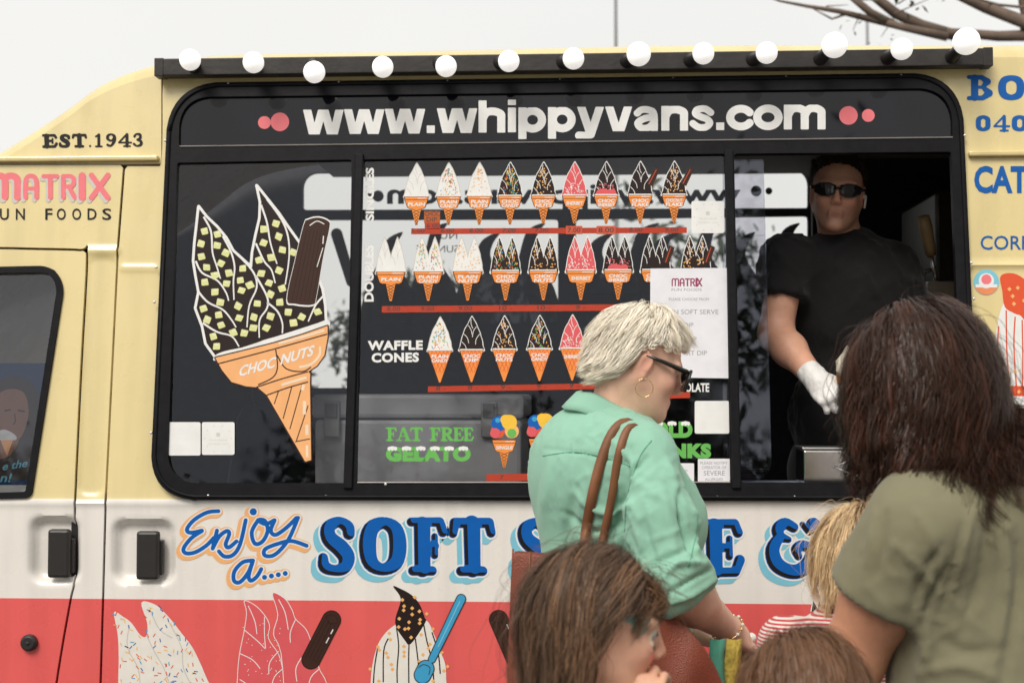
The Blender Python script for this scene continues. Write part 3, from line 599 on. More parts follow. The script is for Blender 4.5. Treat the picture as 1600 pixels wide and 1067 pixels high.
# --- Enjoy a....
K = .3375; EN = [[(1012, 172), (960, 178), (900, 212), (866, 255), (882, 272), (935, 262)], [(935, 264), (885, 298), (850, 345), (862, 367), (905, 362), (955, 332), (990, 296)], [(1005, 262), (985, 345)], [(985, 345), (1015, 290), (1050, 264), (1062, 278), (1045, 325), (1060, 340), (1095, 312)], [(1138, 214), (1112, 325), (1080, 374), (1040, 382), (1014, 358)], [(1195, 214), (1166, 268), (1180, 322), (1216, 312), (1240, 262), (1226, 216), (1195, 214), (1230, 232), (1270, 214)], [(1272, 214), (1254, 262), (1276, 282), (1325, 250), (1372, 204)], [(1380, 203), (1335, 305), (1275, 372), (1228, 378), (1228, 348), (1290, 322), (1350, 310), (1420, 332)], [(1172, 400), (1125, 408), (1086, 450), (1084, 494), (1112, 500), (1150, 455), (1172, 400), (1152, 470), (1162, 494), (1190, 474), (1210, 440)]]
EN = [np.stack([cr(a, 4)[:, 0] * K, 740 + cr(a, 4)[:, 1] * K], 1) for a in EN]
DOTS = [(1173, 175, 5.6), (1225, 478, 3.9), (1257, 472, 3.9), (1289, 466, 3.9), (1321, 460, 3.9)]
def f_enjoy(U, V): return np.minimum.reduce([d_stroke(U, V, a, 3.1) for a in EN] + [np.hypot(U - x * K, V - 740 - y * K) - r for x, y, r in DOTS])
dc = Decal(.0008); bx_ = (268, 782, 490, 925)
dc.sdf(lambda U, V: np.minimum(f_enjoy(U + 3.5, V - 3) - 4.8, f_enjoy(U + 1, V - 1) - 4.6), bx_, PEACH, 1.2); dc.sdf(lambda U, V: f_enjoy(U, V) - 2.0, bx_, WHITE, 1.0); dc.sdf(f_enjoy, bx_, BLU, .9); dc.build('script_lettering', side)
# --- small lettering on the cream paint
dc = Decal(.0012); x = 65
for g, w_ in (('E', 26), ('S', 20), ('T', 24), ('.', 9), ('1', 17), ('9', 20), ('4', 22), ('3', 19)):
    word(dc, [(g, x, 210 - (x - 65) * .012, w_, 21.5)], BLK, .7, grow=.15, same=True); x += w_ + .5
dc.build('year_lettering', cap)
dc = Decal(.0012)
for k, (m_, dx, dy) in enumerate(((GREYP, -3.5, 4), (PINK, 0, 0))):
    dc.k += 1
    for g, u0, w_ in (('M', -14, 46), ('a', 38, 22), ('t', 67, 24), ('r', 97, 22), ('i', 122, 13), ('x', 140, 32)): word(dc, [(g, u0, 272 + dy * 0, w_, 40)], m_, 1.0, dx=dx, dy=dy, same=True, grow=(.3 if g != 'M' else 1.8))
for ch, u in (('F', -22), ('U', 0), ('N', 25), ('F', 71), ('O', 89), ('O', 113), ('D', 137), ('S', 160)): dc.text(ch, u, u + 14 if ch not in 'F' else u + 11, 343.5, 17, BLK, bold=.012, same=True)
dc.build('company_lettering', nose if False else cap)
# --- right of the hatch
dc = Decal(.0012); word(dc, [('B', 1511, 118, 42, 39), ('O', 1558, 118, 44, 39)], LNAVY, 1.0); word(dc, [('0', 1524, 180, 24, 26), ('4', 1551, 180, 27, 26), ('0', 1580, 180, 26, 26)], LNAVY, .9, same=True)
dc.text('CAT', 1522, 1606, 300, 38, LNAVY, bold=.035, same=True); dc.text('CORP', 1532, 1610, 390, 21, LNAVY, bold=.004, same=True); dc.build('phone_lettering', side)['kind'] = 'stuff'
dc = Decal(.0012); dc.circ(1541, 441, 20, LBLU, n=30); dc.sdf(lambda U, V: np.maximum(np.hypot(U - 1541, V - 441) - 19.5, 447 - V), (1520, 420, 1562, 462), ink('badge_orange', (.75, .25, .1)), 1); dc.circ(1541, 439, 12, WHITE); dc.circ(1541, 437, 8, PINK); dc.line([(1524, 447), (1558, 447)], 5, WHITE); dc.build('round_badge', side)
# --- painted cone pieces
def swirl(cx, t, wd, h, lean=0.0):               # one soft-serve peak: outline in px
    p = [(lean * .4 - .02, 0), (.10, .08), (.20, .20), (.28, .34), (.36, .46), (.40, .58), (.46, .70), (.48, .84), (.47, 1.0), (-.47, 1.0), (-.48, .86), (-.44, .72), (-.40, .60), (-.34, .48), (-.28, .36), (-.16, .22), (-.07, .09)]
    return cr([(cx + a * wd, t + b * h) for a, b in p], 3, True)
SWL = [[(-.02, .06), (-.02, .2), (.06, .34)], [(-.14, .24), (-.02, .38), (.02, .52)], [(.22, .28), (.08, .42), (.04, .6)], [(-.34, .5), (-.18, .62), (-.12, .78)], [(.36, .5), (.2, .66), (.18, .82)], [(-.42, .74), (-.28, .84), (-.22, .96)]]
MENU = {'plain': (WHITE, GREYP, None), 'candy': (WHITE, None, 'candy'), 'nuts': (WHITE, None, 'nuts'), 'chcandy': (CHOC, WHITE, 'candy'), 'chnuts': (CHOC, WHITE, 'nuts'), 'sherbet': (PINKD, WHITE, 'dust'), 'chsherbet': (CHOC, WHITE, 'pinkdust'), 'flake': (CHOC, WHITE, None), 'chflake': (CHOC, WHITE, 'nuts'), 'dip': (CHOC, WHITE, None)}
CANDY = [REDO, SKYB, YEL, GRN, NUTO]
def topping(dc, kind, cx, t, wd, h, rnd, n, s=1.0, skip=None):
    if not kind: return
    dc.k += 1
    for k in range(n):
        for _ in range(30):
            b = rnd.uniform(.16, .97); hw = .44 * min(1, b ** .8) ; a = rnd.uniform(-hw, hw)
            if kind in ('dust', 'pinkdust') and b < .62: continue
            break
        u, v = cx + a * wd, t + b * h
        if kind == 'candy':
            ang = rnd.uniform(-.9, .9) + 1.6; dx, dy = 1.5 * s * math.cos(ang), 1.5 * s * math.sin(ang); dc.line([(u - dx, v - dy), (u + dx, v + dy)], 1.0 * s, rnd.choice(CANDY), True)
        elif kind == 'nuts': dc.circ(u, v, 1.15 * s, NUTO, True, 5)
        else: dc.circ(u, v, .9 * s, PINK if kind == 'pinkdust' else WHITE, True, 5)
def cone_sticker(cx, t, kind, label, form, seed):
    rnd = random.Random(seed); dc = Decal(.0055); fill, line, top = MENU.get(kind, (None, None, None))
    peaks = [(cx, t, 36, 52)] if form in ('single', 'waffle') else [(cx - 10, t, 23, 52), (cx + 11, t, 23, 52)]
    sb = t + 52
    if form == 'gelato':
        for (a, b, r, m_) in ((-10, 22, 11, REDO), (12, 22, 11, NUTO), (-8, 10, 12, BLU), (8, 8, 12, YEL), (12, 25, 7, GRN), (2, 4, 8, YEL), (-14, 25, 8, PINKD), (-10, 5, 4, SKYB)): dc.circ(cx + a, t + b, r, m_)
        sb = t + 36
    else:
        if form == 'double': peaks = [(cx - 10, t, 25, 53), (cx + 10, t, 25, 53)]
        for (a, b, w_, h) in peaks:
            edge = WHITE if fill is not WHITE else GREYP
            q = swirl(a, b, w_, h, .1); c = q.mean(0); dc.poly(c + (q - c) * (1 + 3.2 / w_), edge)
        for (a, b, w_, h) in peaks:
            dc.poly(swirl(a, b, w_, h, .1), fill); dc.k += 0
            topping(dc, top, a, b, w_, h, rnd, (95 if top == 'candy' else 44) if form != 'double' else (60 if top == 'candy' else 30))
            if line:
                dc.k += 1
                for l in (SWL if form != 'double' else SWL[:4]): dc.line(cr([(a + x * w_, b + y * h) for x, y in l], 3), .9 if fill is not WHITE else .7, line, True)
        if kind == 'chsherbet': dc.poly(cr([(cx - 17, sb), (cx - 14, sb - 8), (cx - 5, sb - 11), (cx + 4, sb - 9), (cx + 13, sb - 10), (cx + 17, sb)], 3), PINKD)
        if 'flake' in kind:
            q = np.array([(cx + 10, sb - 20), (cx + 24, sb - 44), (cx + 31, sb - 40), (cx + 19, sb - 14)]) if form == 'single' else np.array([(cx + 12, sb - 14), (cx + 22, sb - 39), (cx + 30, sb - 36), (cx + 21, sb - 10)])
            dc.poly(q, BRN); dc.line([q[1] * .8 + q[2] * .2 + (0, 3), q[0] * .6 + q[3] * .4], .9, REDO)
        dc.rect(cx - (18 if form != 'double' else 21), sb - 2.5, cx + (18 if form != 'double' else 21), sb + 1.5, WHITE, r=1)
    if form == 'waffle':
        tri = np.array([(cx - 18, sb), (cx + 18, sb), (cx + 1, sb + 49), (cx - 1, sb + 49)]); dc.poly(tri + np.array([(-1, -.5), (1, -.5), (.6, 1), (-.6, 1)]), BRN); dc.poly(tri, ORG); dc.k += 1
        for k in range(1, 9):
            for sg in (-1, 1):
                x0 = cx + sg * (18 - 36 * (k - 3) / 6); f = lambda x, y: abs(x - cx) < 17.5 * (1 - (y - sb) / 49)
                seg = [(x0 - sg * t_ * 14, sb + t_ * 34) for t_ in np.linspace(0, 1, 18)]; seg = [p for p in seg if f(*p)]
                if len(seg) > 2: dc.line(seg, .8, REDO, True)
        ly = sb + 13
    else:
        hw = 18 if form != 'double' else 21.5; ch = 18
        cup = np.array([(cx - hw, sb), (cx + hw, sb), (cx + hw - .5, sb + 4), (cx + hw - 4.5, sb + ch - 2), (cx + hw - 8, sb + ch), (cx - hw + 8, sb + ch), (cx - hw + 4.5, sb + ch - 2), (cx - hw + .5, sb + 4)])
        L_ = 25 if form != 'double' else 27; kn = np.array([(cx - 7.5, sb + ch), (cx + 7.5, sb + ch), (cx + 1.6, sb + ch + L_), (cx - 1.6, sb + ch + L_)])
        for q in (cup, kn): c = q.mean(0); dc.poly(c + (q - c) * 1.07, BRN)
        dc.poly(kn, ORG); dc.poly(cup, ORG); dc.line([(cx - hw + 1, sb + 4.2), (cx + hw - 1, sb + 4.2)], .8, BRN); dc.k += 1
        for k in range(5):
            y0 = sb + ch + 1 + k * 4.6; hwk = 7 * (1 - (y0 - sb - ch) / (L_ + 3)); y1 = y0 + 5; hwk1 = 7 * (1 - (y1 - sb - ch) / (L_ + 3))
            dc.line([(cx - hwk, y0), (cx + hwk1, y1)], .7, BRN, True); dc.line([(cx + hwk, y0), (cx - hwk1, y1)], .7, BRN, True)
        dc.line([(cx + 2, sb + 2), (cx + hw - 3, sb + 2)], .9, WHITE, True); ly = sb + 12.5
    ws = label.split(' '); lw = 13 if form != 'double' else 15
    for i, wd_ in enumerate(ws):
        fw = min(lw, 3.6 * len(wd_)) ; dc.text(wd_, cx - fw, cx + fw, (ly + 1.5 if len(ws) == 1 else ly - 2 + i * 6.5), 5.0, WHITE, bold=.03, slant=.12, same=i > 0)
    return dc.build('cone_sticker', panes[1])
row1 = [(651, 'plain', 'PLAIN'), (701, 'candy', 'PLAIN CANDY'), (749, 'nuts', 'PLAIN NUTS'), (797, 'chcandy', 'CHOC CANDY'), (849, 'chnuts', 'CHOC NUTS'), (897.5, 'sherbet', 'SHERBET'), (947, 'chsherbet', 'CHOC SHERBET'), (1000, 'flake', 'CHOC FLAKE'), (1053, 'chflake', 'CHOCNUT FLAKE')]
row2 = [(611, 'plain', 'PLAIN'), (669.5, 'candy', 'PLAIN CANDY'), (731, 'nuts', 'PLAIN NUTS'), (790, 'chcandy', 'CHOC CANDY'), (849, 'chnuts', 'CHOC NUTS'), (907.5, 'sherbet', 'SHERBET'), (965.5, 'chsherbet', 'CHOC SHERBET'), (1024, 'flake', 'CHOC FLAKE'), (1087, 'chflake', 'CHOCNUT FLAKE')]
row3 = [(687.5, 'candy', 'PLAIN CANDY'), (737, 'dip', 'CHOC DIP'), (788, 'chnuts', 'CHOC NUTS'), (843, 'chcandy', 'CHOC CANDY'), (894, 'sherbet', 'SHERBET')]
for i, (u, k, l) in enumerate(row1): cone_sticker(u, 257 - i * .35, k, l, 'single', 10 + i)
for i, (u, k, l) in enumerate(row2): cone_sticker(u, 374 - i * .35, k, l, 'double', 30 + i)
for i, (u, k, l) in enumerate(row3): cone_sticker(u, 497 - i * .8, k, l, 'waffle', 50 + i)
for i, (u, l) in enumerate(((788, 'SINGLE'), (845, 'DOUBLE'))): cone_sticker(u, 652 - i * 2, 'gelato', l, 'gelato', 60 + i)
# --- red price strips with felt-pen prices
def strip_px(u0, u1, v0, v1, h, prices, dv=0):
    dc = Decal(.005); dc.poly([(u0, v0), (u1, v1), (u1, v1 + h), (u0, v0 + h)], TAPE); dc.k += 1
    for u, t_ in prices:
        v_ = v0 + (v1 - v0) * (u - u0) / (u1 - u0); dc.text(t_, u - 2.6 * len(t_), u + 2.6 * len(t_), v_ + h - 2.5, 6.5, INK, bold=.008, slant=.1, same=True)
    return dc.build('price_strip', panes[1])
strip_px(643, 1073, 358, 356, 9, [(653, '5.00'), (699, '6.00'), (744, '6.00'), (795, '7.00'), (846, '7.00'), (895, '7.00'), (944, '8.00'), (993, '8.00'), (1049, '9.00')])
strip_px(597, 975, 479, 476, 10, [(615, '8.00'), (668, '9.00'), (727, '9.00'), (790, '10 -'), (850, '10 -'), (907, '9 -')])
strip_px(669, 940, 604, 599, 9, [(689, '8 -'), (739, '8 -'), (790, '9 -'), (846, '9 -'), (897, '9 -')]); strip_px(760, 870, 741, 739, 11, [(784, '7')]); strip_px(1000, 1078, 614, 612, 10, [])
for a, b, t_ in ((884, 910, '7.00'), (932, 962, '8.00')):
    dc = Decal(.0062); dc.rect(a, 354, b, 367, ink('tape_bright', (.55, .09, .045))); dc.text(t_, a + 3, b - 3, 364, 7, INK, bold=.01); dc.build('price_patch', panes[1])
dc = Decal(.0062); dc.rect(663, 331, 688, 350, ink('tag_orange', (.42, .10, .025))); dc.rect(664, 349, 688, 358, TAPE); dc.text('CHOC', 664, 687, 338.5, 7, INK); dc.text('DIP', 667, 683, 347.5, 7, INK, same=True); dc.text('6.00', 667, 687, 357, 6.5, INK, same=True); dc.build('price_tag', panes[1])
# --- white and green lettering on the glass
dc = Decal(.005); dc.text('DOUBLES', 472, 384, 583.5, 13, WHITE, vert=True, bold=.04); dc.text('SINGLES', 346, 263, 584, 11.5, WHITE, vert=True, bold=.04, same=True)
dc.text('WAFFLE', 575, 661, 547, 13, WHITE, vb1=546, bold=.045, same=True); dc.text('CONES', 581, 655, 566, 13, WHITE, vb1=565, bold=.045, same=True); dc.text('HOT CHOCOLATE', 1005, 1108, 612, 12.5, WHITE, bold=.03, same=True); dc.build('menu_lettering', panes[1])['kind'] = 'stuff'
dc = Decal(.005); x = 602
for g, w_ in (('F', 21), ('A', 24), ('T', 22), (None, 11), ('F', 21), ('R', 23), ('E', 19), ('E', 19)):
    if g: word(dc, [(g, x, 667, w_ - 1, 23)], GRN, .9, same=True, grow=-.4)
    x += w_ - 3.3 if g else w_
dc.build('gelato_lettering', panes[1])
def frosty(word_, u0, u1, vb, cap, snow=True):
    dc = Decal(.005); dc.text(word_, u0, u1, vb, cap, GRN, bold=.07)
    if snow:
        n = len(word_); dc.k += 1
        for i in range(n):
            a = u0 + (u1 - u0) * (i + .12) / n; b = u0 + (u1 - u0) * (i + .82) / n; q = [(a, vb - cap + 2)] + [(a + (b - a) * k / 6, vb - cap + (4.6 if k % 2 else 2.6)) for k in range(1, 6)] + [(b, vb - cap + 2), (b - 1, vb - cap - 1.5), ((a + b) / 2, vb - cap - 3), (a + 1, vb - cap - 1.5)]; dc.poly(q, WHITE, True)
    dc.build('gelato_lettering', panes[1])
frosty('GELATO', 603, 736, 719, 19); frosty('COLD', 998, 1082, 682, 21); frosty('DRINKS', 994, 1111, 714, 19, False)
# --- paper menu and cards
dc = Decal(.0105); dc.poly([(1016, 421), (1138, 420), (1138, 592), (1015, 590)], PAPER); dc.k += 1
for g, u0, w_ in (('M', 1049, 12), ('a', 1062, 7), ('t', 1070, 7.5), ('r', 1078.5, 7), ('i', 1086, 3.6), ('x', 1088.5, 8)): word(dc, [(g, u0, 436, w_, 13)], PURP, .6, same=True)
for t_, a, b, vb, cp in (('FUN FOODS', 1049, 1096, 456, 4), ('PLEASE CHOOSE FROM', 1045, 1107, 471, 4.2), ('PLAIN SOFT SERVE', 1031, 1122, 492, 7), ('DIP', 1069, 1083, 512, 6.5), ('DIP', 1073, 1088, 534, 6.5), ('RT DIP', 1073, 1104, 556, 7)): dc.text(t_, a, b, vb, cp, GREYT, same=True)
pm = dc.build('paper_menu', panes[1])
for q, lines in (((1035, 724, 1084, 753), [('H ACCEPTED', 1046, 1074, 737, 3), ('RT CARD', 1048, 1070, 744, 3), ('APPLIES', 1052, 1078, 750, 3)]), ((1090, 717, 1140, 753), [('PLEASE NOTIFY', 1094, 1136, 726, 4.5), ('OPERATOR OF', 1096, 1134, 733, 4.5), ('SEVERE', 1099, 1132, 743, 7), ('ALLERGIES', 1101, 1129, 751, 4)])):
    dc = Decal(.0105); dc.rect(*q, WHITE, r=1.5); dc.rect(q[0] + 1.6, q[1] + 1.6, q[2] - 1.6, q[3] - 1.6, PAPER)
    for i, l in enumerate(lines): dc.text(l[0], l[1], l[2], l[3], l[4], GREYT, same=i > 0)
    dc.build('notice_card', panes[1])
for q, pn, txt in (((265, 660, 315, 712), 0, 0), ((317, 660, 368, 711), 0, 1), ((1080, 316, 1131, 366), 1, 1), ((1085, 627, 1139, 678), 1, 0)):
    dc = Decal(.0105); dc.rect(*q, WHITE, r=3)
    if txt:
        cx, cy = (q[0] + q[2]) / 2, (q[1] + q[3]) / 2; dc.text('MELBOURNE', cx - 14, cx + 14, cy + 4, 3, FAINT); dc.text('ICECREAM_VANS', cx - 16, cx + 16, cy + 10, 3, FAINT, same=True); dc.rect(cx - 3, cy - 9, cx + 3, cy - 3, FAINT, same=True, r=1)
        for k in range(10): a = k * .63; dc.circ(cx + 21 * math.cos(a), cy + 21 * math.sin(a), 1, FAINT, True, 6)
    dc.build('square_sticker', panes[pn])
# --- big choc nuts cone on the left pane
K = .4596
def C4(p): return [(280 + x * K, 280 + y * K) for x, y in p]
LOBE = [(68, 95), (95, 130), (130, 163), (162, 202), (185, 245), (215, 272), (246, 300), (250, 250), (262, 190), (275, 135), (277, 80), (265, 24), (300, 68), (340, 118), (372, 165), (408, 215), (440, 280), (470, 330), (488, 375), (497, 430), (500, 485), (125, 606), (92, 560), (80, 500), (57, 440), (68, 385), (58, 330), (50, 280), (54, 220), (62, 150)]
dc = Decal(.0055); lob = np.array(C4(LOBE)); f_l = lambda U, V: d_poly(U, V, lob)
dc.sdf(lambda U, V: f_l(U, V) - 2.5, bbox(lob, 5), WHITE, 1.2); dc.sdf(lambda U, V: f_l(U, V) + 1.6, bbox(lob, 5), CHOC, 1.2); dc.k += 1
LN = [[(85, 130), (110, 180), (115, 250), (130, 300), (142, 340)], [(150, 195), (178, 250), (190, 300), (186, 350), (188, 412)], [(58, 280), (80, 320), (130, 345), (160, 385), (170, 415)], [(68, 385), (100, 420), (150, 445), (180, 480), (195, 505)], [(82, 490), (130, 520), (180, 535), (205, 570)], [(215, 272), (255, 320), (265, 370), (240, 430), (232, 505)], [(280, 90), (300, 150), (312, 220), (334, 290)], [(262, 220), (290, 280), (315, 310), (328, 355)], [(300, 70), (350, 140), (372, 200), (375, 270), (362, 360)], [(262, 330), (300, 400), (300, 440), (275, 480), (274, 540)], [(300, 420), (335, 450), (352, 490), (352, 525)], [(490, 400), (465, 430), (440, 485)]]
for l in LN: dc.line(cr(C4(l), 5), np.concatenate([np.linspace(3.2, 2.0, len(cr(C4(l), 5)))]), WHITE, True)
NP = [(88, 180), (131, 190), (77, 222), (131, 228), (161, 252), (77, 265), (143, 288), (95, 302), (124, 328), (171, 320), (218, 305), (210, 345), (163, 357), (88, 352), (213, 380), (242, 362), (124, 385), (141, 420), (201, 433), (84, 440), (98, 479), (135, 462), (205, 473), (144, 497), (186, 523), (118, 535), (129, 569), (222, 525), (254, 507), (268, 424), (256, 470), (297, 506), (311, 467), (312, 393), (343, 420), (308, 354), (280, 322), (340, 313), (352, 374), (272, 278), (315, 268), (353, 242), (289, 218), (340, 197), (290, 172), (330, 153), (372, 453), (390, 489), (419, 470), (472, 452), (388, 250)]
rnd = random.Random(4); dc.k += 1
for x, y in NP:
    a = rnd.uniform(-.5, .5); r = 7.9; cx, cy = C4([(x, y)])[0]
    q = [(cx + r * math.cos(a + t_) * rnd.uniform(.85, 1.1), cy + r * math.sin(a + t_) * rnd.uniform(.8, 1.05)) for t_ in (.78, 2.36, 3.93, 5.5)]; dc.poly(round_poly(q, [1.5] * 4, 3), NUT, True)
dc.k += 1
for x, y in NP:
    cx, cy = C4([(x, y)])[0]; dc.poly([(cx - 3, cy - 3.6), (cx + 3, cy - 4.2), (cx + 3.4, cy - 1.6), (cx - 2, cy - 1)], ink('nut_light', (.74, .74, .5)), True)
stk = cr(C4([(425, 158), (440, 140), (475, 133), (508, 145), (512, 168), (490, 270), (468, 400), (455, 428), (395, 425), (368, 408), (395, 280)]), 4, True)
c = stk.mean(0); dc.poly(c + (stk - c) * 1.035, WHITE); dc.poly(stk, BRN); dc.k += 1
for k in range(6): dc.line(C4([(436 + k * 12, 175), (385 + k * 14, 415)]), 1.0, CHOC, True)
dc.line(C4([(490, 235), (470, 300)]), 1.3, WHITE); dc.line(C4([(492, 195), (490, 222)]), 1.6, WHITE, True); dc.line(cr(C4([(445, 160), (470, 145), (495, 155)]), 4), 1.5, WHITE, True)
rim = cr(C4([(125, 600), (160, 585), (230, 570), (300, 545), (380, 525), (450, 500), (505, 480), (505, 505), (400, 540), (260, 575), (130, 618)]), 4, True); dc.poly(rim, WHITE)
cup = C4([(125, 608), (200, 590), (320, 560), (420, 530), (506, 500), (506, 540), (495, 600), (470, 635), (440, 655), (447, 662), (446, 690), (450, 955), (430, 960), (300, 735), (268, 708), (230, 705), (180, 690), (148, 650)])
cp = np.array(cup); dc.sdf(lambda U, V: d_poly(U, V, cp) - 2, bbox(cp, 5), BRN, 1.3); dc.sdf(lambda U, V: d_poly(U, V, cp), bbox(cp, 5), ink('cone_peach', (.80, .40, .17)), 1.3); dc.k += 1
for l, wd_ in (([(130, 630), (320, 580), (505, 528)], 2.0), ([(330, 580), (336, 640), (320, 675), (270, 700)], 2.0), ([(335, 600), (365, 645), (420, 655), (450, 640)], 2.0), ([(265, 708), (350, 680), (440, 655)], 2.0), ([(300, 735), (370, 710), (440, 690)], 2.0), ([(340, 720), (325, 765)], 1.6), ([(385, 705), (355, 815)], 1.6), ([(420, 700), (378, 850)], 1.6), ([(440, 770), (400, 890)], 1.6), ([(395, 893), (446, 883)], 1.6)): dc.line(cr(C4(l), 4) if len(l) > 2 else C4(l), wd_, BRN, True)
dc.k += 1
for l, wd_ in (([(340, 560), (430, 535), (495, 515)], 3.5), ([(410, 640), (450, 630), (478, 600), (480, 570)], 3.5), ([(350, 700), (435, 675)], 4), ([(425, 700), (420, 718)], 5), ([(428, 755), (427, 800)], 5), ([(436, 835), (436, 870)], 5), ([(436, 905), (437, 945)], 4)): dc.line(cr(C4(l), 4) if len(l) > 2 else C4(l), wd_, ink('cone_light', (.78, .62, .45)), True)
a, b = C4([(203, 672), (325, 640)]); dc.text('CHOC', a[0], b[0], a[1], 16, WHITE, vb1=b[1], bold=.025, slant=.25); a, b = C4([(345, 632), (455, 600)]); dc.text('NUTS', a[0], b[0], a[1], 16, WHITE, vb1=b[1], bold=.025, slant=.25, same=True)
dc.build('large_cone_sticker', panes[0])
# --- painted sundaes along the red band
K = .3375
def C5(p): return [(x * K, 740 + y * K) for x, y in p]
rnd = random.Random(9); dc = Decal(.0008)
q1 = cr(C5([(528, 640), (570, 660), (610, 690), (650, 745), (678, 750), (682, 690), (655, 595), (720, 605), (780, 660), (840, 735), (890, 800), (930, 880), (960, 950), (1010, 1050), (1050, 1200), (560, 1200), (548, 1000), (550, 850), (545, 740)]), 4, True)
dc.poly(q1, ink('cream_white', (.74, .70, .64))); dc.k += 1
for l in ([(680, 750), (720, 830), (760, 900), (790, 990)], [(600, 700), (590, 800), (640, 900), (650, 1000)], [(780, 680), (840, 800), (850, 900), (900, 1000)], [(700, 640), (740, 720), (800, 760)]): dc.line(cr(C5(l), 4), 1.6, GREYP, True)
ii = 0; dc.k += 1
while ii < 210:
    u, v = rnd.uniform(178, 352), rnd.uniform(938, 1130)
    if d_poly(np.array([u]), np.array([v]), q1)[0] < 1.5:
        a = rnd.uniform(-1.2, 1.2) + 1.2; dc.line([(u - 3 * math.cos(a), v - 3 * math.sin(a)), (u + 3 * math.cos(a), v + 3 * math.sin(a))], 1.5, rnd.choice([REDO, SKYB, YEL, LNAVY, NUTO]), True); ii += 1
dc.build('painted_sundae', side)
dc = Decal(.0008)
for q in ([(1130, 585), (1180, 605), (1225, 650), (1250, 700), (1245, 760), (1290, 830), (1310, 900), (1320, 980), (1350, 1150), (1090, 1150), (1095, 1000), (1105, 850), (1130, 720), (1140, 640)], [(1260, 550), (1320, 575), (1355, 630), (1370, 670), (1420, 720), (1450, 800), (1480, 900), (1515, 970), (1560, 1150), (1350, 1150), (1300, 830), (1265, 740), (1285, 650)]):
    q = cr(C5(q), 4, True); dc.poly(q, WHITE); c = q.mean(0); f_q = (lambda qq: (lambda U, V: d_poly(U, V, qq) + 1.1))(q); dc.sdf(f_q, bbox(q, 3), PINKD, 1.2)
dc.k += 1
for l in ([(1150, 610), (1180, 680), (1190, 740)], [(1225, 660), (1225, 740), (1230, 810)], [(1130, 720), (1190, 770), (1230, 810)], [(1110, 830), (1170, 860), (1205, 900)], [(1290, 820), (1250, 870), (1245, 925)], [(1310, 900), (1270, 940), (1255, 1000)], [(1290, 580), (1320, 640), (1335, 720)], [(1370, 670), (1345, 730), (1345, 780)], [(1395, 850), (1370, 900), (1375, 960)], [(1480, 900), (1440, 940), (1425, 1000)], [(1110, 950), (1150, 980), (1180, 1040)]): dc.line(cr(C5(l), 4), 1.3, WHITE, True)
dc.k += 1
for k in range(34): u, v = rnd.uniform(1125, 1300), rnd.uniform(690, 960); dc.circ(u * K, 740 + v * K, .8, WHITE, True, 6)
dc.build('painted_sundae', side)
def stick(pts, nm='painted_flake'):
    dc = Decal(.0014); a, b, w_ = np.array(pts[0]), np.array(pts[1]), pts[2]; e = (b - a) / np.linalg.norm(b - a); n = np.array([-e[1], e[0]])
    dc.sdf(lambda U, V: d_stroke(U, V, [(*a, w_), (*b, w_)]), bbox([a, b], w_ + 4), CHOC, 1.0); dc.sdf(lambda U, V: d_stroke(U, V, [(*a, w_ - 1.5), (*b, w_ - 1.5)]), bbox([a, b], w_ + 4), BRN, 1.0); dc.k += 1
    for k in (-.6, -.2, .2, .6): dc.line([a + n * w_ * k + e * 4, b + n * w_ * k], 1.0, CHOC, True)
    dc.line(cr([a + n * w_ * .7 - e * 1, a - e * (w_ * .6), a - n * w_ * .7 - e * 1, a + e * w_ * .4, a + n * w_ * .7 - e * 1], 4), 1.2, CHOC, True); dc.line([a - n * w_ * .6 + e * 12, a - n * w_ * .6 + e * 20], 1.6, WHITE); dc.line([a - n * w_ * .6 + e * 26, a - n * w_ * .6 + e * 36], 1.6, WHITE, True)
    dc.build(nm, side)
stick((C5([(1535, 675)])[0], C5([(1440, 860)])[0], 15)); stick(((779, 967), (806, 1030), 15)); 
K = .325
def C6(p): return [(480 + x * K, 740 + y * K) for x, y in p]
dc = Decal(.0008)
q = cr(C6([(430, 720), (480, 690), (570, 700), (610, 770), (640, 850), (665, 920), (670, 1010), (690, 1200), (300, 1200), (305, 1010), (315, 910), (340, 820), (380, 760)]), 4, True); dc.poly(q, ink('cream_white', (.74, .70, .64)))
q = cr(C6([(413, 540), (450, 552), (500, 580), (540, 625), (565, 690), (570, 710), (520, 790), (490, 820), (470, 800), (430, 740), (425, 690), (450, 600)]), 4, True); dc.poly(q, CHOC); dc.k += 1
for l in ([(390, 790), (368, 850), (366, 1000)], [(430, 740), (440, 830), (432, 950), (438, 1100)], [(490, 815), (488, 900), (490, 1100)], [(520, 790), (530, 870), (545, 1000)], [(560, 720), (575, 800), (600, 900), (610, 1010)], [(600, 760), (630, 860), (640, 960)], [(340, 830), (325, 920), (318, 1010)]): dc.line(cr(C6(l), 4), 2.0, CHOC, True)
dc.k += 1
for x, y in [(458, 605), (517, 592), (466, 635), (505, 645), (540, 660), (575, 672), (443, 695), (490, 712), (543, 700), (440, 735), (487, 742), (470, 745), (500, 785), (605, 745), (464, 655), (505, 675), (541, 717), (395, 765), (400, 795), (340, 830), (347, 845), (465, 828), (466, 855), (466, 875), (548, 772), (590, 818), (583, 838), (380, 860), (388, 880), (405, 915), (410, 938), (557, 868), (540, 900), (648, 858), (675, 925), (658, 945), (303, 937), (345, 995), (606, 995)]:
    cx, cy = C6([(x, y)])[0]; r = 3.2; dc.poly([(cx - r, cy), (cx, cy - r), (cx + r, cy), (cx, cy + r)], NUTO, True)
dc.build('painted_sundae', side)
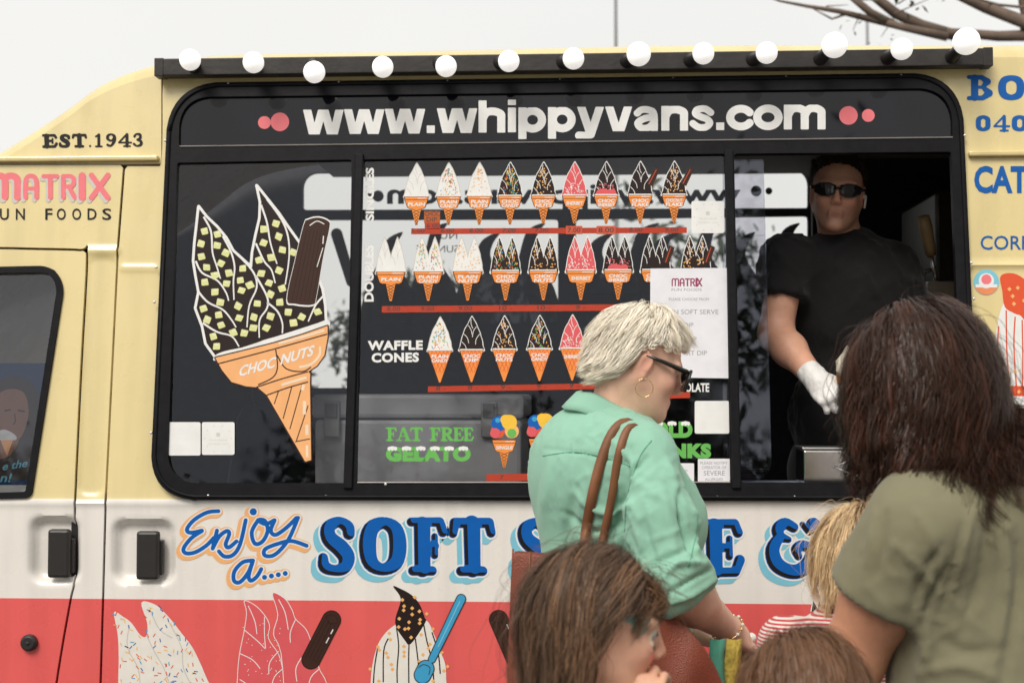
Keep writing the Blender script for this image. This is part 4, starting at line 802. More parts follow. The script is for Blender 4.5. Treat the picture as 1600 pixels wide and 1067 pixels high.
dc = Decal(.0018); f_sp = lambda U, V: np.minimum(d_stroke(U, V, np.array([(*C6([(740, 600)])[0], 7), (*C6([(600, 890)])[0], 5.5)])), d_stroke(U, V, np.array([(*C6([(570, 935)])[0], 13), (*C6([(555, 965)])[0], 13)]))); dc.sdf(lambda U, V: f_sp(U, V) - 1, (640, 920, 735, 1080), INK, 1); dc.sdf(lambda U, V: f_sp(U, V) + .6, (640, 920, 735, 1080), SKYB, 1); dc.line(cr(C6([(535, 930), (560, 915), (590, 930), (585, 965)]), 4), 1.4, INK); dc.line(C6([(735, 610), (630, 830)]), 1.6, LBLU); dc.build('painted_spoon', side)
dc = Decal(.0008)
for a in (0, 9): dc.poly([(1266 + a, 955), (1270 + a, 935), (1278 + a, 948), (1284 + a, 955)], WHITE); dc.poly([(1268 + a, 955), (1270.5 + a, 938), (1277 + a, 949), (1281 + a, 955)], CHOC)
dc.build('painted_sundae', side)
# sundae at the right edge
dc = Decal(.0010); q = cr([(1545, 617), (1548, 570), (1556, 520), (1566, 478), (1590, 455), (1640, 470), (1660, 560), (1668, 617)], 4, True); dc.poly(q, WHITE)
q = cr([(1563, 432), (1580, 427), (1600, 436), (1635, 470), (1650, 520), (1630, 560), (1600, 500), (1585, 490), (1570, 480), (1566, 455)], 4, True); dc.poly(q, REDO); dc.k += 1
for l in ([(1560, 510), (1558, 560), (1562, 605)], [(1572, 485), (1573, 550), (1577, 605)], [(1586, 495), (1584, 540), (1588, 605)], [(1597, 500), (1598, 560), (1597, 610)], [(1612, 520), (1612, 610)]): dc.line(cr(l, 4), 2.2, REDO, True)
dc.poly(cr([(1547, 618), (1552, 608), (1580, 603), (1610, 604), (1664, 606), (1668, 618)], 3, True), REDO); dc.k += 1
for x, y in ((1577, 452), (1582, 463), (1590, 450), (1584, 475), (1556, 565), (1550, 552), (1586, 580), (1558, 612), (1575, 614), (1592, 612), (1600, 470)): dc.poly([(x - 3.5, y), (x, y - 3.5), (x + 3.5, y), (x, y + 3.5)], NUTO, True)
dc.poly([(1552, 619), (1660, 619), (1655, 634), (1556, 634)], WHITE); dc.build('painted_sundae', side)
dc = Decal(.0012); q = cr([(1560, 640), (1600, 632), (1700, 640), (1700, 778), (1580, 776), (1562, 720)], 4, True); dc.poly(q, ink('cream_white', (.74, .70, .64))); dc.poly(cr([(1562, 665), (1590, 690), (1640, 700), (1700, 690), (1700, 720), (1620, 735), (1580, 715)], 4, True), PINK); dc.build('painted_sundae', side)
# --- poster in the cab window: a woman with a cone on blue
dc = Decal(-.013); SK = ink('poster_skin', (.30, .155, .10)); HR = ink('poster_hair', (.05, .032, .025))
dc.poly([(-70, 566), (72, 566), (50, 757), (-70, 757)], ink('poster_blue', (.012, .045, .12))); dc.poly(cr([(-20, 720), (-12, 640), (-8, 600), (12, 587), (40, 592), (56, 612), (62, 650), (55, 700), (50, 745), (-10, 745)], 4, True), HR)
dc.poly(cr([(-14, 650), (-10, 620), (10, 607), (34, 612), (42, 640), (36, 670), (22, 690), (0, 695), (-12, 680)], 4, True), SK)
dc.k += 1; dc.line([(4, 641), (14, 639)], 2.5, HR, True); dc.line([(25, 640), (36, 642)], 2.5, HR, True); dc.line(cr([(20, 645), (21, 658), (17, 662)], 3), 1.6, HR, True); dc.poly(cr([(-6, 672), (6, 669), (14, 674), (2, 680)], 3, True), ink('poster_lips', (.3, .06, .06)), True)
dc.poly(cr([(-16, 690), (0, 670), (18, 676), (26, 690), (10, 712), (-10, 715)], 4, True), SK); dc.poly(cr([(-8, 676), (4, 670), (20, 678), (22, 686), (0, 688)], 4, True), WHITE); dc.poly([(-2, 687), (18, 686), (8, 712)], PEACH)
dc.text('e the', 0, 39, 734, 12, LBLU, vb1=728, bold=.02, slant=.3); dc.text('n!', -3, 13, 752, 13, LBLU, bold=.02, slant=.3, same=True); dc.build('window_poster', door)
# ================================================================ bodies: blended round shapes, surfaced into one skin
def rotm(f, up=(0, 0, 1)):                       # frame: X forward, Y left, Z up
    f = np.asarray(f, float); f = f / np.linalg.norm(f); l = np.cross(up, f); l = l / np.linalg.norm(l); u = np.cross(f, l); return np.stack([f, l, u], 1)
def nv3(p): return np.asarray(p, float)
class Field:
    def __init__(s, lo, hi, res):
        s.res = res; s.lo = np.asarray(lo, float); n = np.ceil((np.asarray(hi) - s.lo) / res).astype(int) + 1
        s.ax = [s.lo[i] + res * np.arange(n[i]) for i in range(3)]; s.F = np.full(tuple(n), 1.0, np.float32)
    def sub(s, lo, hi):
        a = np.clip(np.floor((np.asarray(lo) - s.lo) / s.res).astype(int), 0, np.array(s.F.shape)); b = np.clip(np.ceil((np.asarray(hi) - s.lo) / s.res).astype(int) + 1, 0, np.array(s.F.shape))
        if np.any(b <= a): return None
        sl = tuple(slice(a[i], b[i]) for i in range(3)); X, Y, Z = np.meshgrid(*[s.ax[i][sl[i]] for i in range(3)], indexing='ij'); return sl, X, Y, Z
    def mix(s, sl, d, k, op):
        a = s.F[sl]; d = d.astype(np.float32)
        if op == 'sub': d = -d; h = np.maximum(k - np.abs(a - d), 0) / k; s.F[sl] = np.maximum(a, d) + h * h * k * .25
        else: h = np.maximum(k - np.abs(a - d), 0) / k; s.F[sl] = np.minimum(a, d) - h * h * k * .25
    def cone(s, a, b, r1, r2, k=.02, op='add'):
        a, b = np.asarray(a, float), np.asarray(b, float); m = max(r1, r2) + k + .03; q = s.sub(np.minimum(a, b) - m, np.maximum(a, b) + m)
        if q is None: return
        sl, X, Y, Z = q; e = b - a; L = max(e @ e, 1e-9); t = np.clip(((X - a[0]) * e[0] + (Y - a[1]) * e[1] + (Z - a[2]) * e[2]) / L, 0, 1)
        s.mix(sl, np.sqrt((X - a[0] - t * e[0]) ** 2 + (Y - a[1] - t * e[1]) ** 2 + (Z - a[2] - t * e[2]) ** 2) - (r1 + (r2 - r1) * t), k, op)
    def ell(s, c, r, M=None, k=.02, op='add'):
        c = np.asarray(c, float); r = np.asarray(r, float); m = r.max() + k + .03; q = s.sub(c - m, c + m)
        if q is None: return
        sl, X, Y, Z = q; p = [X - c[0], Y - c[1], Z - c[2]]
        if M is not None: p = [p[0] * M[0, i] + p[1] * M[1, i] + p[2] * M[2, i] for i in range(3)]
        k0 = np.sqrt((p[0] / r[0]) ** 2 + (p[1] / r[1]) ** 2 + (p[2] / r[2]) ** 2); k1 = np.sqrt((p[0] / r[0] ** 2) ** 2 + (p[1] / r[1] ** 2) ** 2 + (p[2] / r[2] ** 2) ** 2)
        s.mix(sl, k0 * (k0 - 1) / np.maximum(k1, 1e-6), k, op)
    def chain(s, pts, rs, k=.02, op='add'):
        for i in range(len(pts) - 1): s.cone(pts[i], pts[i + 1], rs[i], rs[i + 1], k, op)
    def cut(s, p, n):                            # removes the side n points to
        X, Y, Z = np.meshgrid(*s.ax, indexing='ij', sparse=True); d = (X - p[0]) * n[0] + (Y - p[1]) * n[1] + (Z - p[2]) * n[2]; s.F = np.maximum(s.F, d.astype(np.float32))
    def cutl(s, p, n, c, rad):                   # the same, only near c
        q = s.sub(nv3(c) - rad, nv3(c) + rad)
        if q is None: return
        sl, X, Y, Z = q; n = nv3(n) / np.linalg.norm(n); d = (X - p[0]) * n[0] + (Y - p[1]) * n[1] + (Z - p[2]) * n[2]; ins = (X - c[0]) ** 2 + (Y - c[1]) ** 2 + (Z - c[2]) ** 2 < rad * rad
        s.F[sl] = np.where(ins, np.maximum(s.F[sl], d), s.F[sl]).astype(np.float32)
    def mesh(s):                                 # surface nets
        F = s.F; I = F < 0; n = np.array(F.shape) - 1
        cnt = np.zeros(n, np.int8)
        for dx in (0, 1):
            for dy in (0, 1):
                for dz in (0, 1): cnt += I[dx:n[0] + dx, dy:n[1] + dy, dz:n[2] + dz]
        act = np.argwhere((cnt > 0) & (cnt < 8)); idx = np.full(n, -1, np.int64); idx[tuple(act.T)] = np.arange(len(act))
        acc = np.zeros((len(act), 3)); num = np.zeros(len(act)); C8 = [(a, b, c) for a in (0, 1) for b in (0, 1) for c in (0, 1)]
        val = {c: F[act[:, 0] + c[0], act[:, 1] + c[1], act[:, 2] + c[2]].astype(float) for c in C8}
        for c in C8:
            for ax_ in range(3):
                if c[ax_] == 0:
                    e = list(c); e[ax_] = 1; e = tuple(e); va, vb = val[c], val[e]; x = (va < 0) != (vb < 0); t = np.where(x, va / np.where(x, va - vb, 1), 0)
                    p = np.array(c, float)[None].repeat(len(act), 0); p[:, ax_] = t; acc[x] += p[x]; num[x] += 1
        co = s.lo + s.res * (act + acc / num[:, None]); quads = []
        for ax_ in range(3):
            o = [i for i in range(3) if i != ax_]; sh = [slice(0, F.shape[i]) for i in range(3)]; A = [slice(None)] * 3; B = [slice(None)] * 3; A[ax_] = slice(0, -1); B[ax_] = slice(1, None)
            a, b = I[tuple(A)], I[tuple(B)]; ch = np.argwhere(a != b); ch = ch[(ch[:, o[0]] > 0) & (ch[:, o[1]] > 0) & (ch[:, o[0]] < F.shape[o[0]] - 1) & (ch[:, o[1]] < F.shape[o[1]] - 1)]
            g = []
            for d0, d1 in ((-1, -1), (0, -1), (0, 0), (-1, 0)):
                q = ch.copy(); q[:, o[0]] += d0; q[:, o[1]] += d1; g.append(idx[tuple(q.T)])
            g = np.stack(g, 1); fl = a[tuple(ch.T)] ^ (ax_ == 1); g[~fl] = g[~fl][:, ::-1]; quads.append(g)
        q = np.concatenate(quads); q = q[(q >= 0).all(1)]; return co, q
def np_mesh(name, co, q, mats, parent, smooth=True, attr=None):
    me = bpy.data.meshes.new(name); n, m = len(co), len(q); k = q.shape[1]
    me.vertices.add(n); me.vertices.foreach_set('co', np.asarray(co, np.float32).ravel()); me.loops.add(m * k); me.loops.foreach_set('vertex_index', q.astype(np.int32).ravel())
    me.polygons.add(m); me.polygons.foreach_set('loop_start', np.arange(0, m * k, k, dtype=np.int32)); me.update(calc_edges=True); me.validate()
    if attr is not None:
        a = me.color_attributes.new('tint', 'FLOAT_COLOR', 'POINT'); c = np.ones((n, 4), np.float32); c[:, :3] = attr; a.data.foreach_set('color', c.ravel())
    return link_mesh(name, me, mats, parent, smooth)
def join_parts(parts):
    co = []; q = []; n = 0
    for c, f in parts: co.append(c); q.append(f + n); n += len(c)
    return np.concatenate(co), np.concatenate(q)
def relax(co, q, it=1, lam=.5):
    n = len(co); e = np.concatenate([q[:, [i, (i + 1) % q.shape[1]]] for i in range(q.shape[1])]); e = np.concatenate([e, e[:, ::-1]]); deg = np.bincount(e[:, 0], minlength=n)[:, None]
    for _ in range(it):
        s_ = np.stack([np.bincount(e[:, 0], co[e[:, 1], i], n) for i in range(3)], 1); co = co + lam * (s_ / np.maximum(deg, 1) - co)
    return co
def vnormals(co, q):
    a = co[q[:, 0]]; nn = np.cross(co[q[:, 2]] - a, co[q[:, 3]] - co[q[:, 1]]); o = np.zeros_like(co)
    for i in range(4): np.add.at(o, q[:, i], nn)
    return o / np.maximum(np.linalg.norm(o, axis=1), 1e-12)[:, None]
def fbm(co, sc, seed=0.0):
    return np.array([mnoise.fractal(Vector(c) * sc + Vector((seed, seed * .7, 0)), 1.0, 2.0, 3) for c in co])
crisp_rot = np.array(Matrix.Rotation(R(35), 3, 'Y')); crisp_rot2 = np.array(Matrix.Rotation(R(-50), 3, 'Y') @ Matrix.Rotation(R(30), 3, 'X'))
def folds_px(co, q, lines, amp=.006, noise_amp=.003, nsc=9.0, seed=0.0, gain=1.0, crisp=0.0):
    """cloth folds: ridges (+) and valleys (-) along lines measured in the photograph, plus soft crumple"""
    nrm = vnormals(co, q); px = to_px(co); facing = ((CN - co) * nrm).sum(1) > 0; d = np.zeros(len(co))
    for pts, wd, a in lines:
        dist = d_stroke(px[:, 0], px[:, 1], cr(pts, 4) if len(pts) > 2 else np.array(pts, float), 0.0); L = np.array(pts, float); ln = np.linalg.norm(L[-1] - L[0])
        t = ((px - L[0]) @ (L[-1] - L[0])) / max(ln * ln, 1e-6); fade = np.clip(1.15 - np.abs(t - .5) * 1.5, 0, 1); d += np.where(facing, gain * a * np.exp(-(dist / (wd * .75)) ** 2) * fade, 0)
    if crisp:
        n1 = fbm(co @ crisp_rot.T * np.array([1, 1, .35]), nsc * 1.6, seed + 5); n2 = fbm(co @ crisp_rot2.T * np.array([1, 1, .3]), nsc * 1.1, seed + 9); d += crisp * (np.clip(1 - np.abs(n1) * 2.6, 0, 1) ** 2 + np.clip(1 - np.abs(n2) * 2.6, 0, 1) ** 2) * np.clip(.45 + fbm(co, 5.0, seed + 2) * 1.6, 0, 1)
    if noise_amp: d += noise_amp * fbm(co * np.array([1, 1, .55]), nsc, seed)
    return co + nrm * (d * (amp if amp else 1))[:, None] if False else co + nrm * d[:, None]
# ---- head
def add_head(F, c, M, s=1.0, male=False, child=False, mouth=0.0, ears=True):
    L = lambda x, y, z: np.asarray(c) + M @ (np.array([x, y, z]) * s)
    F.ell(L(-.014, 0, .045), np.array([.100, .077, .088]) * s, M, .015); F.ell(L(.030, 0, -.018), np.array([.066, .064, .092]) * s, M, .03 * s)
    for y in (-1, 1):
        F.cone(L(-.012, y * .050, -.035), L(.060, y * .018, -.092), .026 * s, .022 * s, .03 * s); F.ell(L(.066, y * .036, -.018), np.array([.024, .024, .024]) * s, M, .025 * s)
        F.ell(L(.092, y * .033, .012), np.array([.016, .019, .012]) * s, M, .014 * s, 'sub'); F.ell(L(.079, y * .032, .011), np.array([.0135, .0135, .0125]) * s, M, .004 * s)
        F.cone(L(.090, y * .012, .030), L(.076, y * .052, .030), .0095 * s, .008 * s, .016 * s)
        if ears:
            Me = M @ rotm((math.cos(.25) , y * -.0, -.22), (0, y * .12, 1)); e = L(-.012, y * .078, -.002); F.ell(e, np.array([.021, .008, .032]) * s, Me, .008 * s); F.ell(e + M @ np.array([.004, y * .009, .006]) * s, np.array([.011, .006, .017]) * s, Me, .005 * s, 'sub'); F.ell(L(-.005, y * .077, -.028), np.array([.008, .006, .009]) * s, M, .006 * s)
    F.ell(L(.085, 0, -.098), np.array([.017, .022, .017]) * s, M, .024 * s)
    nl = .82 if child else 1.0
    F.cone(L(.092, 0, .022), L(.104 + .010 * nl, 0, -.022), .0075 * s, .0105 * s, .014 * s); 
    for y in (-1, 1): F.ell(L(.103, y * .011, -.029), np.array([.010, .0075, .0075]) * s, M, .007 * s)
    F.cone(L(.0925, -.016, -.0605), L(.0925, .016, -.0605), .0062 * s, .0062 * s, .010 * s); F.cone(L(.0905, -.014, -.0705), L(.0905, .014, -.0705), .0070 * s, .0070 * s, .010 * s); F.cone(L(.1005, -.02, -.0655), L(.1005, .02, -.0655), .0018 * s, .0018 * s, .003 * s, 'sub')
def head_tint(co, c, M, s, lips=(1.0, .55, .55), blush=.12):
    p = (co - np.asarray(c)) @ M / s; t = np.ones((len(co), 3)); g = lambda x, y, z, r: np.exp(-(((p[:, 0] - x) / r[0]) ** 2 + ((np.abs(p[:, 1]) - y) / r[1]) ** 2 + ((p[:, 2] - z) / r[2]) ** 2))
    l = np.clip(1.6 * g(.104, 0, -.0655, (.02, .021, .0095)), 0, 1)[:, None]; b = (blush * g(.08, .042, -.022, (.04, .026, .026)) + blush * g(.115, 0, -.02, (.02, .016, .016)) + .2 * g(-.01, .08, 0, (.03, .02, .035)))[:, None]
    t = t * (1 - l) + np.array(lips) * l; return t * (1 - b * np.array([.0, .8, .8]))
# ---- hand: palm and five bent fingers. w wrist, M frame (X along the hand, Y towards the thumb side, Z back of the hand)
def add_hand(F, w, M, s=1.0, curl=.6, thumb=.6, k=.006):
    w = np.asarray(w, float); L = lambda x, y, z: w + M @ (np.array([x, y, z]) * s)
    F.cone(L(0, 0, 0), L(.03, .0, 0), .026 * s, .028 * s, .02 * s); F.ell(L(.055, 0, 0), np.array([.045, .040, .0165]) * s, M, .02 * s)
    for i, (y, ln, r) in enumerate(((.030, .072, .0088), (.010, .080, .0092), (-.010, .074, .0088), (-.029, .058, .0078))):
        p = np.array([.088 - abs(i - 1) * .004, y, .002]); a = 0.0; pts = [L(*(p - np.array([.025, 0, 0])))]; pts.append(L(*p)); rs = [r * 1.05 * s, r * 1.12 * s]
        for j, f in enumerate((.46, .31, .23)):
            a += curl * (1.0, 1.15, .8)[j]; p = p + np.array([math.cos(a), -.03 * (i - 1.5), -math.sin(a)]) * ln * f; pts.append(L(*p)); rs.append(r * s * (1.0, .92, .8)[j])
        F.chain(pts, rs, k * s)
    p = np.array([.022, .028, -.006]); pts = [L(*p)]; rs = [.014 * s]; a = .75
    for j, f in enumerate((.042, .032, .026)): p = p + np.array([math.cos(a - thumb * .3 * j), math.sin(a - thumb * .4 * j) * .8, -.25 - .35 * thumb * j * .6]) * f; pts.append(L(*p)); rs.append((.0115, .0105, .009)[j] * s)
    F.chain(pts, rs, .010 * s)
# ---- hair: guide locks that hug the skull and fall, then strands clumped round them
def push_out(p, ells, pad=0.0):
    for c, r, M in ells:
        q = (p - c) @ M; k = np.sqrt(((q / (r + pad)) ** 2).sum(-1)); ins = k < 1
        if ins.any(): q2 = np.where(ins[..., None], q / np.maximum(k, 1e-4)[..., None], q); p = np.where(ins[..., None], q2 @ M.T + c, p)
    return p
def hair_mesh(name, guides, per, rootspread, tipspread, rad, mat_, parent, seed=1, wave=.0, frizz=.002, light=.25, seg=3, dens=None, tipfade=.35, streak=None, wf=1.0, centre=None, tilt=.6):
    """guides: (G, K, 3) paths. per strands each; strands keep their offset from the lock and close on it at the tip"""
    rg = np.random.default_rng(seed); Gn, K_, _ = guides.shape; N = Gn * per; gi = np.repeat(np.arange(Gn), per)
    t = np.linspace(0, 1, K_)[None, :, None]; off = rg.normal(0, 1, (N, 1, 3)); off /= np.maximum(np.linalg.norm(off, axis=2, keepdims=True), 1e-6); off *= rg.uniform(0, 1, (N, 1, 1)) ** .5
    sp = rootspread * (1 - t) + tipspread * t + .35 * rootspread * np.sin(np.pi * t); ph = rg.uniform(0, 6.28, (N, 1, 1)); fq = rg.uniform(1.5, 3.2, (N, 1, 1))
    wob = np.concatenate([np.sin(fq * 3.1 * t + ph), np.sin(fq * 2.7 * t + ph * 1.7), np.sin(fq * 2.2 * t + ph * 2.3)], 2) * frizz * (t ** 1.2) * rg.uniform(.3, 1.6, (N, 1, 1))
    gp = (guides[:, 0] @ np.array([19.0, 15.0, 23.0]) + rg.normal(0, .55, Gn))[:, None, None][gi]; gf = rg.uniform(.8, 1.3, (Gn, 1, 1))[gi]; wv = np.concatenate([np.sin(gf * 8 * wf * t + gp), np.cos(gf * 7 * wf * t + gp), .3 * np.sin(gf * 9 * wf * t + gp)], 2) * wave * np.clip(t * 1.6 - .3, 0, 1)
    ln = np.where(rg.uniform(0, 1, (N, 1)) < .35, rg.uniform(.6, 1, (N, 1)), 1.0); base = guides[gi]
    # shorten by resampling along the guide
    u = np.linspace(0, 1, K_)[None] * ln * (K_ - 1); i0 = np.clip(u.astype(int), 0, K_ - 2); fr_ = (u - i0)[..., None]; ar = np.arange(N)[:, None]
    p = base[ar, i0] * (1 - fr_) + base[ar, i0 + 1] * fr_ + off * sp + wob + wv
    d = np.gradient(p, axis=1); d /= np.maximum(np.linalg.norm(d, axis=2, keepdims=True), 1e-9); ref = np.array([.31, -.87, .38]); a = np.cross(d, ref); a /= np.maximum(np.linalg.norm(a, axis=2, keepdims=True), 1e-9); b = np.cross(d, a)
    rr = rad * rg.uniform(.6, 1.25, (N, 1, 1)) * np.clip((1 - t) / tipfade, .12, 1) * (np.ones((N, 1, 1)))
    if centre is not None:                       # flat ribbons lying along the lock, tilted a little each
        o_ = p - np.asarray(centre); o_ /= np.maximum(np.linalg.norm(o_, axis=2, keepdims=True), 1e-6); a = np.cross(d, o_ + rg.normal(0, tilt, (N, 1, 3))); a /= np.maximum(np.linalg.norm(a, axis=2, keepdims=True), 1e-9); V = np.stack([p - a * rr, p + a * rr], 2).reshape(-1, 3)
        bi = (np.arange(N)[:, None] * K_ + np.arange(K_ - 1)[None]) * 2; Q = np.stack([bi, bi + 1, bi + 3, bi + 2], -1).reshape(-1, 4); seg = 2
    ring = [] if centre is not None else [p + (a * math.cos(2 * math.pi * k / seg) + b * math.sin(2 * math.pi * k / seg)) * rr for k in range(seg)]
    if centre is None: V = np.stack(ring, 2).reshape(-1, 3)
    base_i = (np.arange(N)[:, None, None] * K_ + np.arange(K_ - 1)[None, :, None]) * seg; kk = np.arange(seg)[None, None]; k2 = (kk + 1) % seg
    if centre is None: Q = np.stack([base_i + kk, base_i + k2, base_i + seg + k2, base_i + seg + kk], -1).reshape(-1, 4)
    gl = rg.normal(0, light * .7, Gn)[gi]; sl_ = np.clip(1 + gl + rg.normal(0, light * .6, N), .35, 2.2); tint = np.ones((N, 3)) * sl_[:, None]
    if streak is not None: m_ = (rg.uniform(0, 1, Gn)[gi] < streak[0])[:, None]; tint = np.where(m_, tint * np.array(streak[1]), tint)
    T = np.repeat(tint, K_ * seg, 0); return np_mesh(name, V, Q, mat_, parent, True, T)
def grow(roots, d0, steps, step, flow, ells, grav=.0, pad0=.006, pad1=.02, stiff=.7, jit=.0, seed=3):
    rg = np.random.default_rng(seed); p = roots.copy(); d = d0 / np.maximum(np.linalg.norm(d0, axis=1, keepdims=True), 1e-9); out_ = [p.copy()]; st = np.broadcast_to(step, (len(p),))[:, None]
    for i in range(steps):
        f = flow(p, i / steps) + rg.normal(0, jit, p.shape) + np.array([0, 0, -1.0]) * grav * (i / steps) ** .5; d = d * stiff + f * (1 - stiff); d /= np.maximum(np.linalg.norm(d, axis=1, keepdims=True), 1e-9)
        q = p + d * st; q = push_out(q, ells, pad0 + (pad1 - pad0) * min(1, i / 3)); d2 = q - p; d = d * .4 + .6 * d2 / np.maximum(np.linalg.norm(d2, axis=1, keepdims=True), 1e-9); p = q; out_.append(p.copy())
    return np.stack(out_, 1)
def hair_mat(name, c, rough=.38, spec=.55): return mat(name, c, rough, spec=spec, var=.1, vscale=60, attr='tint')
def skin_mat(name, c): return mat(name, c, .48, spec=.35, sss=.12, var=.07, vscale=55, bump=.12, bscale=420, attr='tint')
def cloth_mat(name, c, bs=900, var=.05): return mat(name, c, .85, spec=.15, var=var, vscale=14, bump=.25, bscale=bs, sheen=.15)
# ================================================================ people
from mathutils.bvhtree import BVHTree
A = np.array
def nv(p): return A(p, float)
def PN(u, v, y): return A(P(u, v, y))
def person(name_loc, label): return empty('person', (name_loc[0], name_loc[1], 0), label, 'person')
def lower_body(root, hip, M, r, m, shoe, skin_parts=None, spread=.085, knee=.0, name='trousers', res=.011):
    """hips, two legs and shoes down to the ground"""
    hip = nv(hip); rt = -M[:, 1]; fw = M[:, 0]; F = Field(hip - A([.30, .30, hip[2]]) + A([0, 0, .05]), hip + A([.30, .30, .10]), res)
    F.ell(hip + A([0, 0, -.02]), A(r), M, .04)
    for s in (-1, 1):
        a = hip + rt * s * spread + A([0, 0, -.06]); k = hip * A([1, 1, 0]) + rt * s * (spread + .01) + fw * knee + A([0, 0, hip[2] * .52]); f = hip * A([1, 1, 0]) + rt * s * (spread + .02) + A([0, 0, .07]); sc = hip[2] / .95
        F.chain([a, k, f], [.092 * sc, .068 * sc, .052 * sc], .05 * sc)
    co, q = F.mesh(); np_mesh(name, co, q, m, root)
    for s in (-1, 1):
        f = hip * A([1, 1, 0]) + rt * s * (spread + .02); sc = hip[2] / .95; G_ = Field(f - A([.22, .22, 0]), f + A([.22, .22, .14]), .008); G_.cone(f - fw * .05 * sc + A([0, 0, .04]), f + fw * .12 * sc + A([0, 0, .033]), .04 * sc, .036 * sc, .02); G_.cone(f + A([0, 0, .05]), f + A([0, 0, .11]), .045 * sc, .046 * sc, .03); G_.cut((0, 0, .004), (0, 0, -1)); c2, q2 = G_.mesh(); np_mesh('shoe', c2, q2, shoe, root)
def skin_obj(root, parts, m, tint=None):
    co, q = join_parts(parts); t = np.ones((len(co), 3)) if tint is None else tint(co); return np_mesh('body', co, q, m, root, True, t)
def hit(bvh, u, v, off=.006, y=None):
    d = Vector(ray(u, v)).normalized(); h = bvh.ray_cast(CAM, d, 12)
    if h[0] is None: return P(u, v, y)
    return h[0] - d * off
def bvh_of(co, q): return BVHTree.FromPolygons([Vector(c) for c in co], [tuple(int(i) for i in f) for f in q])
def scalp_roots(c, M, s, n, seed, hair=None):
    rg = np.random.default_rng(seed); o = []; hx, hz = ([-.12, -.03, .0, .05, .085], [-.055, -.035, .03, .07, .088]) if hair is None else hair
    while len(o) < n:
        v = rg.normal(0, 1, 3); v /= np.linalg.norm(v); p = A([-.014, 0, .045]) + v * A([.101, .078, .089])
        if p[2] > np.interp(p[0], hx, hz): o.append(p)
    o = A(o); return nv(c) + (o @ M.T) * s, o
def skull(c, M, s): return [(nv(c) + M @ A([-.014, 0, .045]) * s, A([.100, .077, .088]) * s, M), (nv(c) + M @ A([.025, 0, -.015]) * s, A([.068, .066, .088]) * s, M)]
def hair_cap(c, M, s, grow_=.008, hair=None, res=.006):
    F = Field(nv(c) - .17 * s, nv(c) + .2 * s, res); F.ell(nv(c) + M @ A([-.016, 0, .046]) * s, A([.100, .077, .088]) * s + grow_, M, .01); co, q = F.mesh(); p = (co - nv(c)) @ M / s
    hx, hz = ([-.12, -.03, .0, .05, .085], [-.06, -.04, .025, .066, .082]) if hair is None else hair; ok = p[:, 2] > np.interp(p[:, 0], hx, hz) - .004; q = q[ok[q].all(1)]; return co, q
def away(c, M, s, crown, extra=None):
    cw = nv(c) + M @ A(crown) * s
    def f(p, t):
        d = p - cw; d /= np.maximum(np.linalg.norm(d, axis=1, keepdims=True), 1e-6); nrm = p - (nv(c) + M @ A([-.014, 0, .045]) * s); nrm /= np.maximum(np.linalg.norm(nrm, axis=1, keepdims=True), 1e-6); d = d - nrm * (d * nrm).sum(1, keepdims=True)
        if extra is not None: d = d + extra(p, t)
        return d
    return f
def cap_obj(name, cq, m, parent, k=.55): co, q = cq; return np_mesh(name, co, q, m, parent, True, np.ones((len(co), 3)) * k)
def arm_parts(w, e, r0, r1, hs, curl, thumbdir, res=.0035, up=(0, 0, 1), k=.02):
    """forearm and hand from elbow e to wrist w"""
    w, e = nv(w), nv(e); d = (w - e) / np.linalg.norm(w - e); M = rotm(d, up); lo = np.minimum(w - .02, e) - .07; hi = np.maximum(w, e) + .07; tip = w + d * .2; lo = np.minimum(lo, tip - .07); hi = np.maximum(hi, tip + .07)
    F = Field(lo, hi, res); F.cone(e, e + (w - e) * .35, r0, r0 * 1.02, .01); F.cone(e + (w - e) * .35, w, r0 * 1.02, r1, .02); return F, M
PEARL = mat('pearl', (.75, .72, .66), .25); GOLD = mat('gold', (.8, .55, .28), .25, metal=1); LENS = mat('dark_lens', (.012, .011, .012), .08, spec=.6); GFR = mat('glasses_black', (.012, .011, .011), .25)
DENIM = cloth_mat('denim_dark', (.03, .04, .07)); SHOE = mat('shoe_leather', (.05, .04, .035), .6); SHOEW = mat('shoe_white', (.6, .58, .55), .6)
SKIN1 = skin_mat('skin_fair', (.76, .46, .335)); SKIN2 = skin_mat('skin_tan', (.60, .29, .175)); SKIN3 = skin_mat('skin_child', (.70, .40, .27)); SKIN4 = skin_mat('skin_server', (.66, .35, .235))
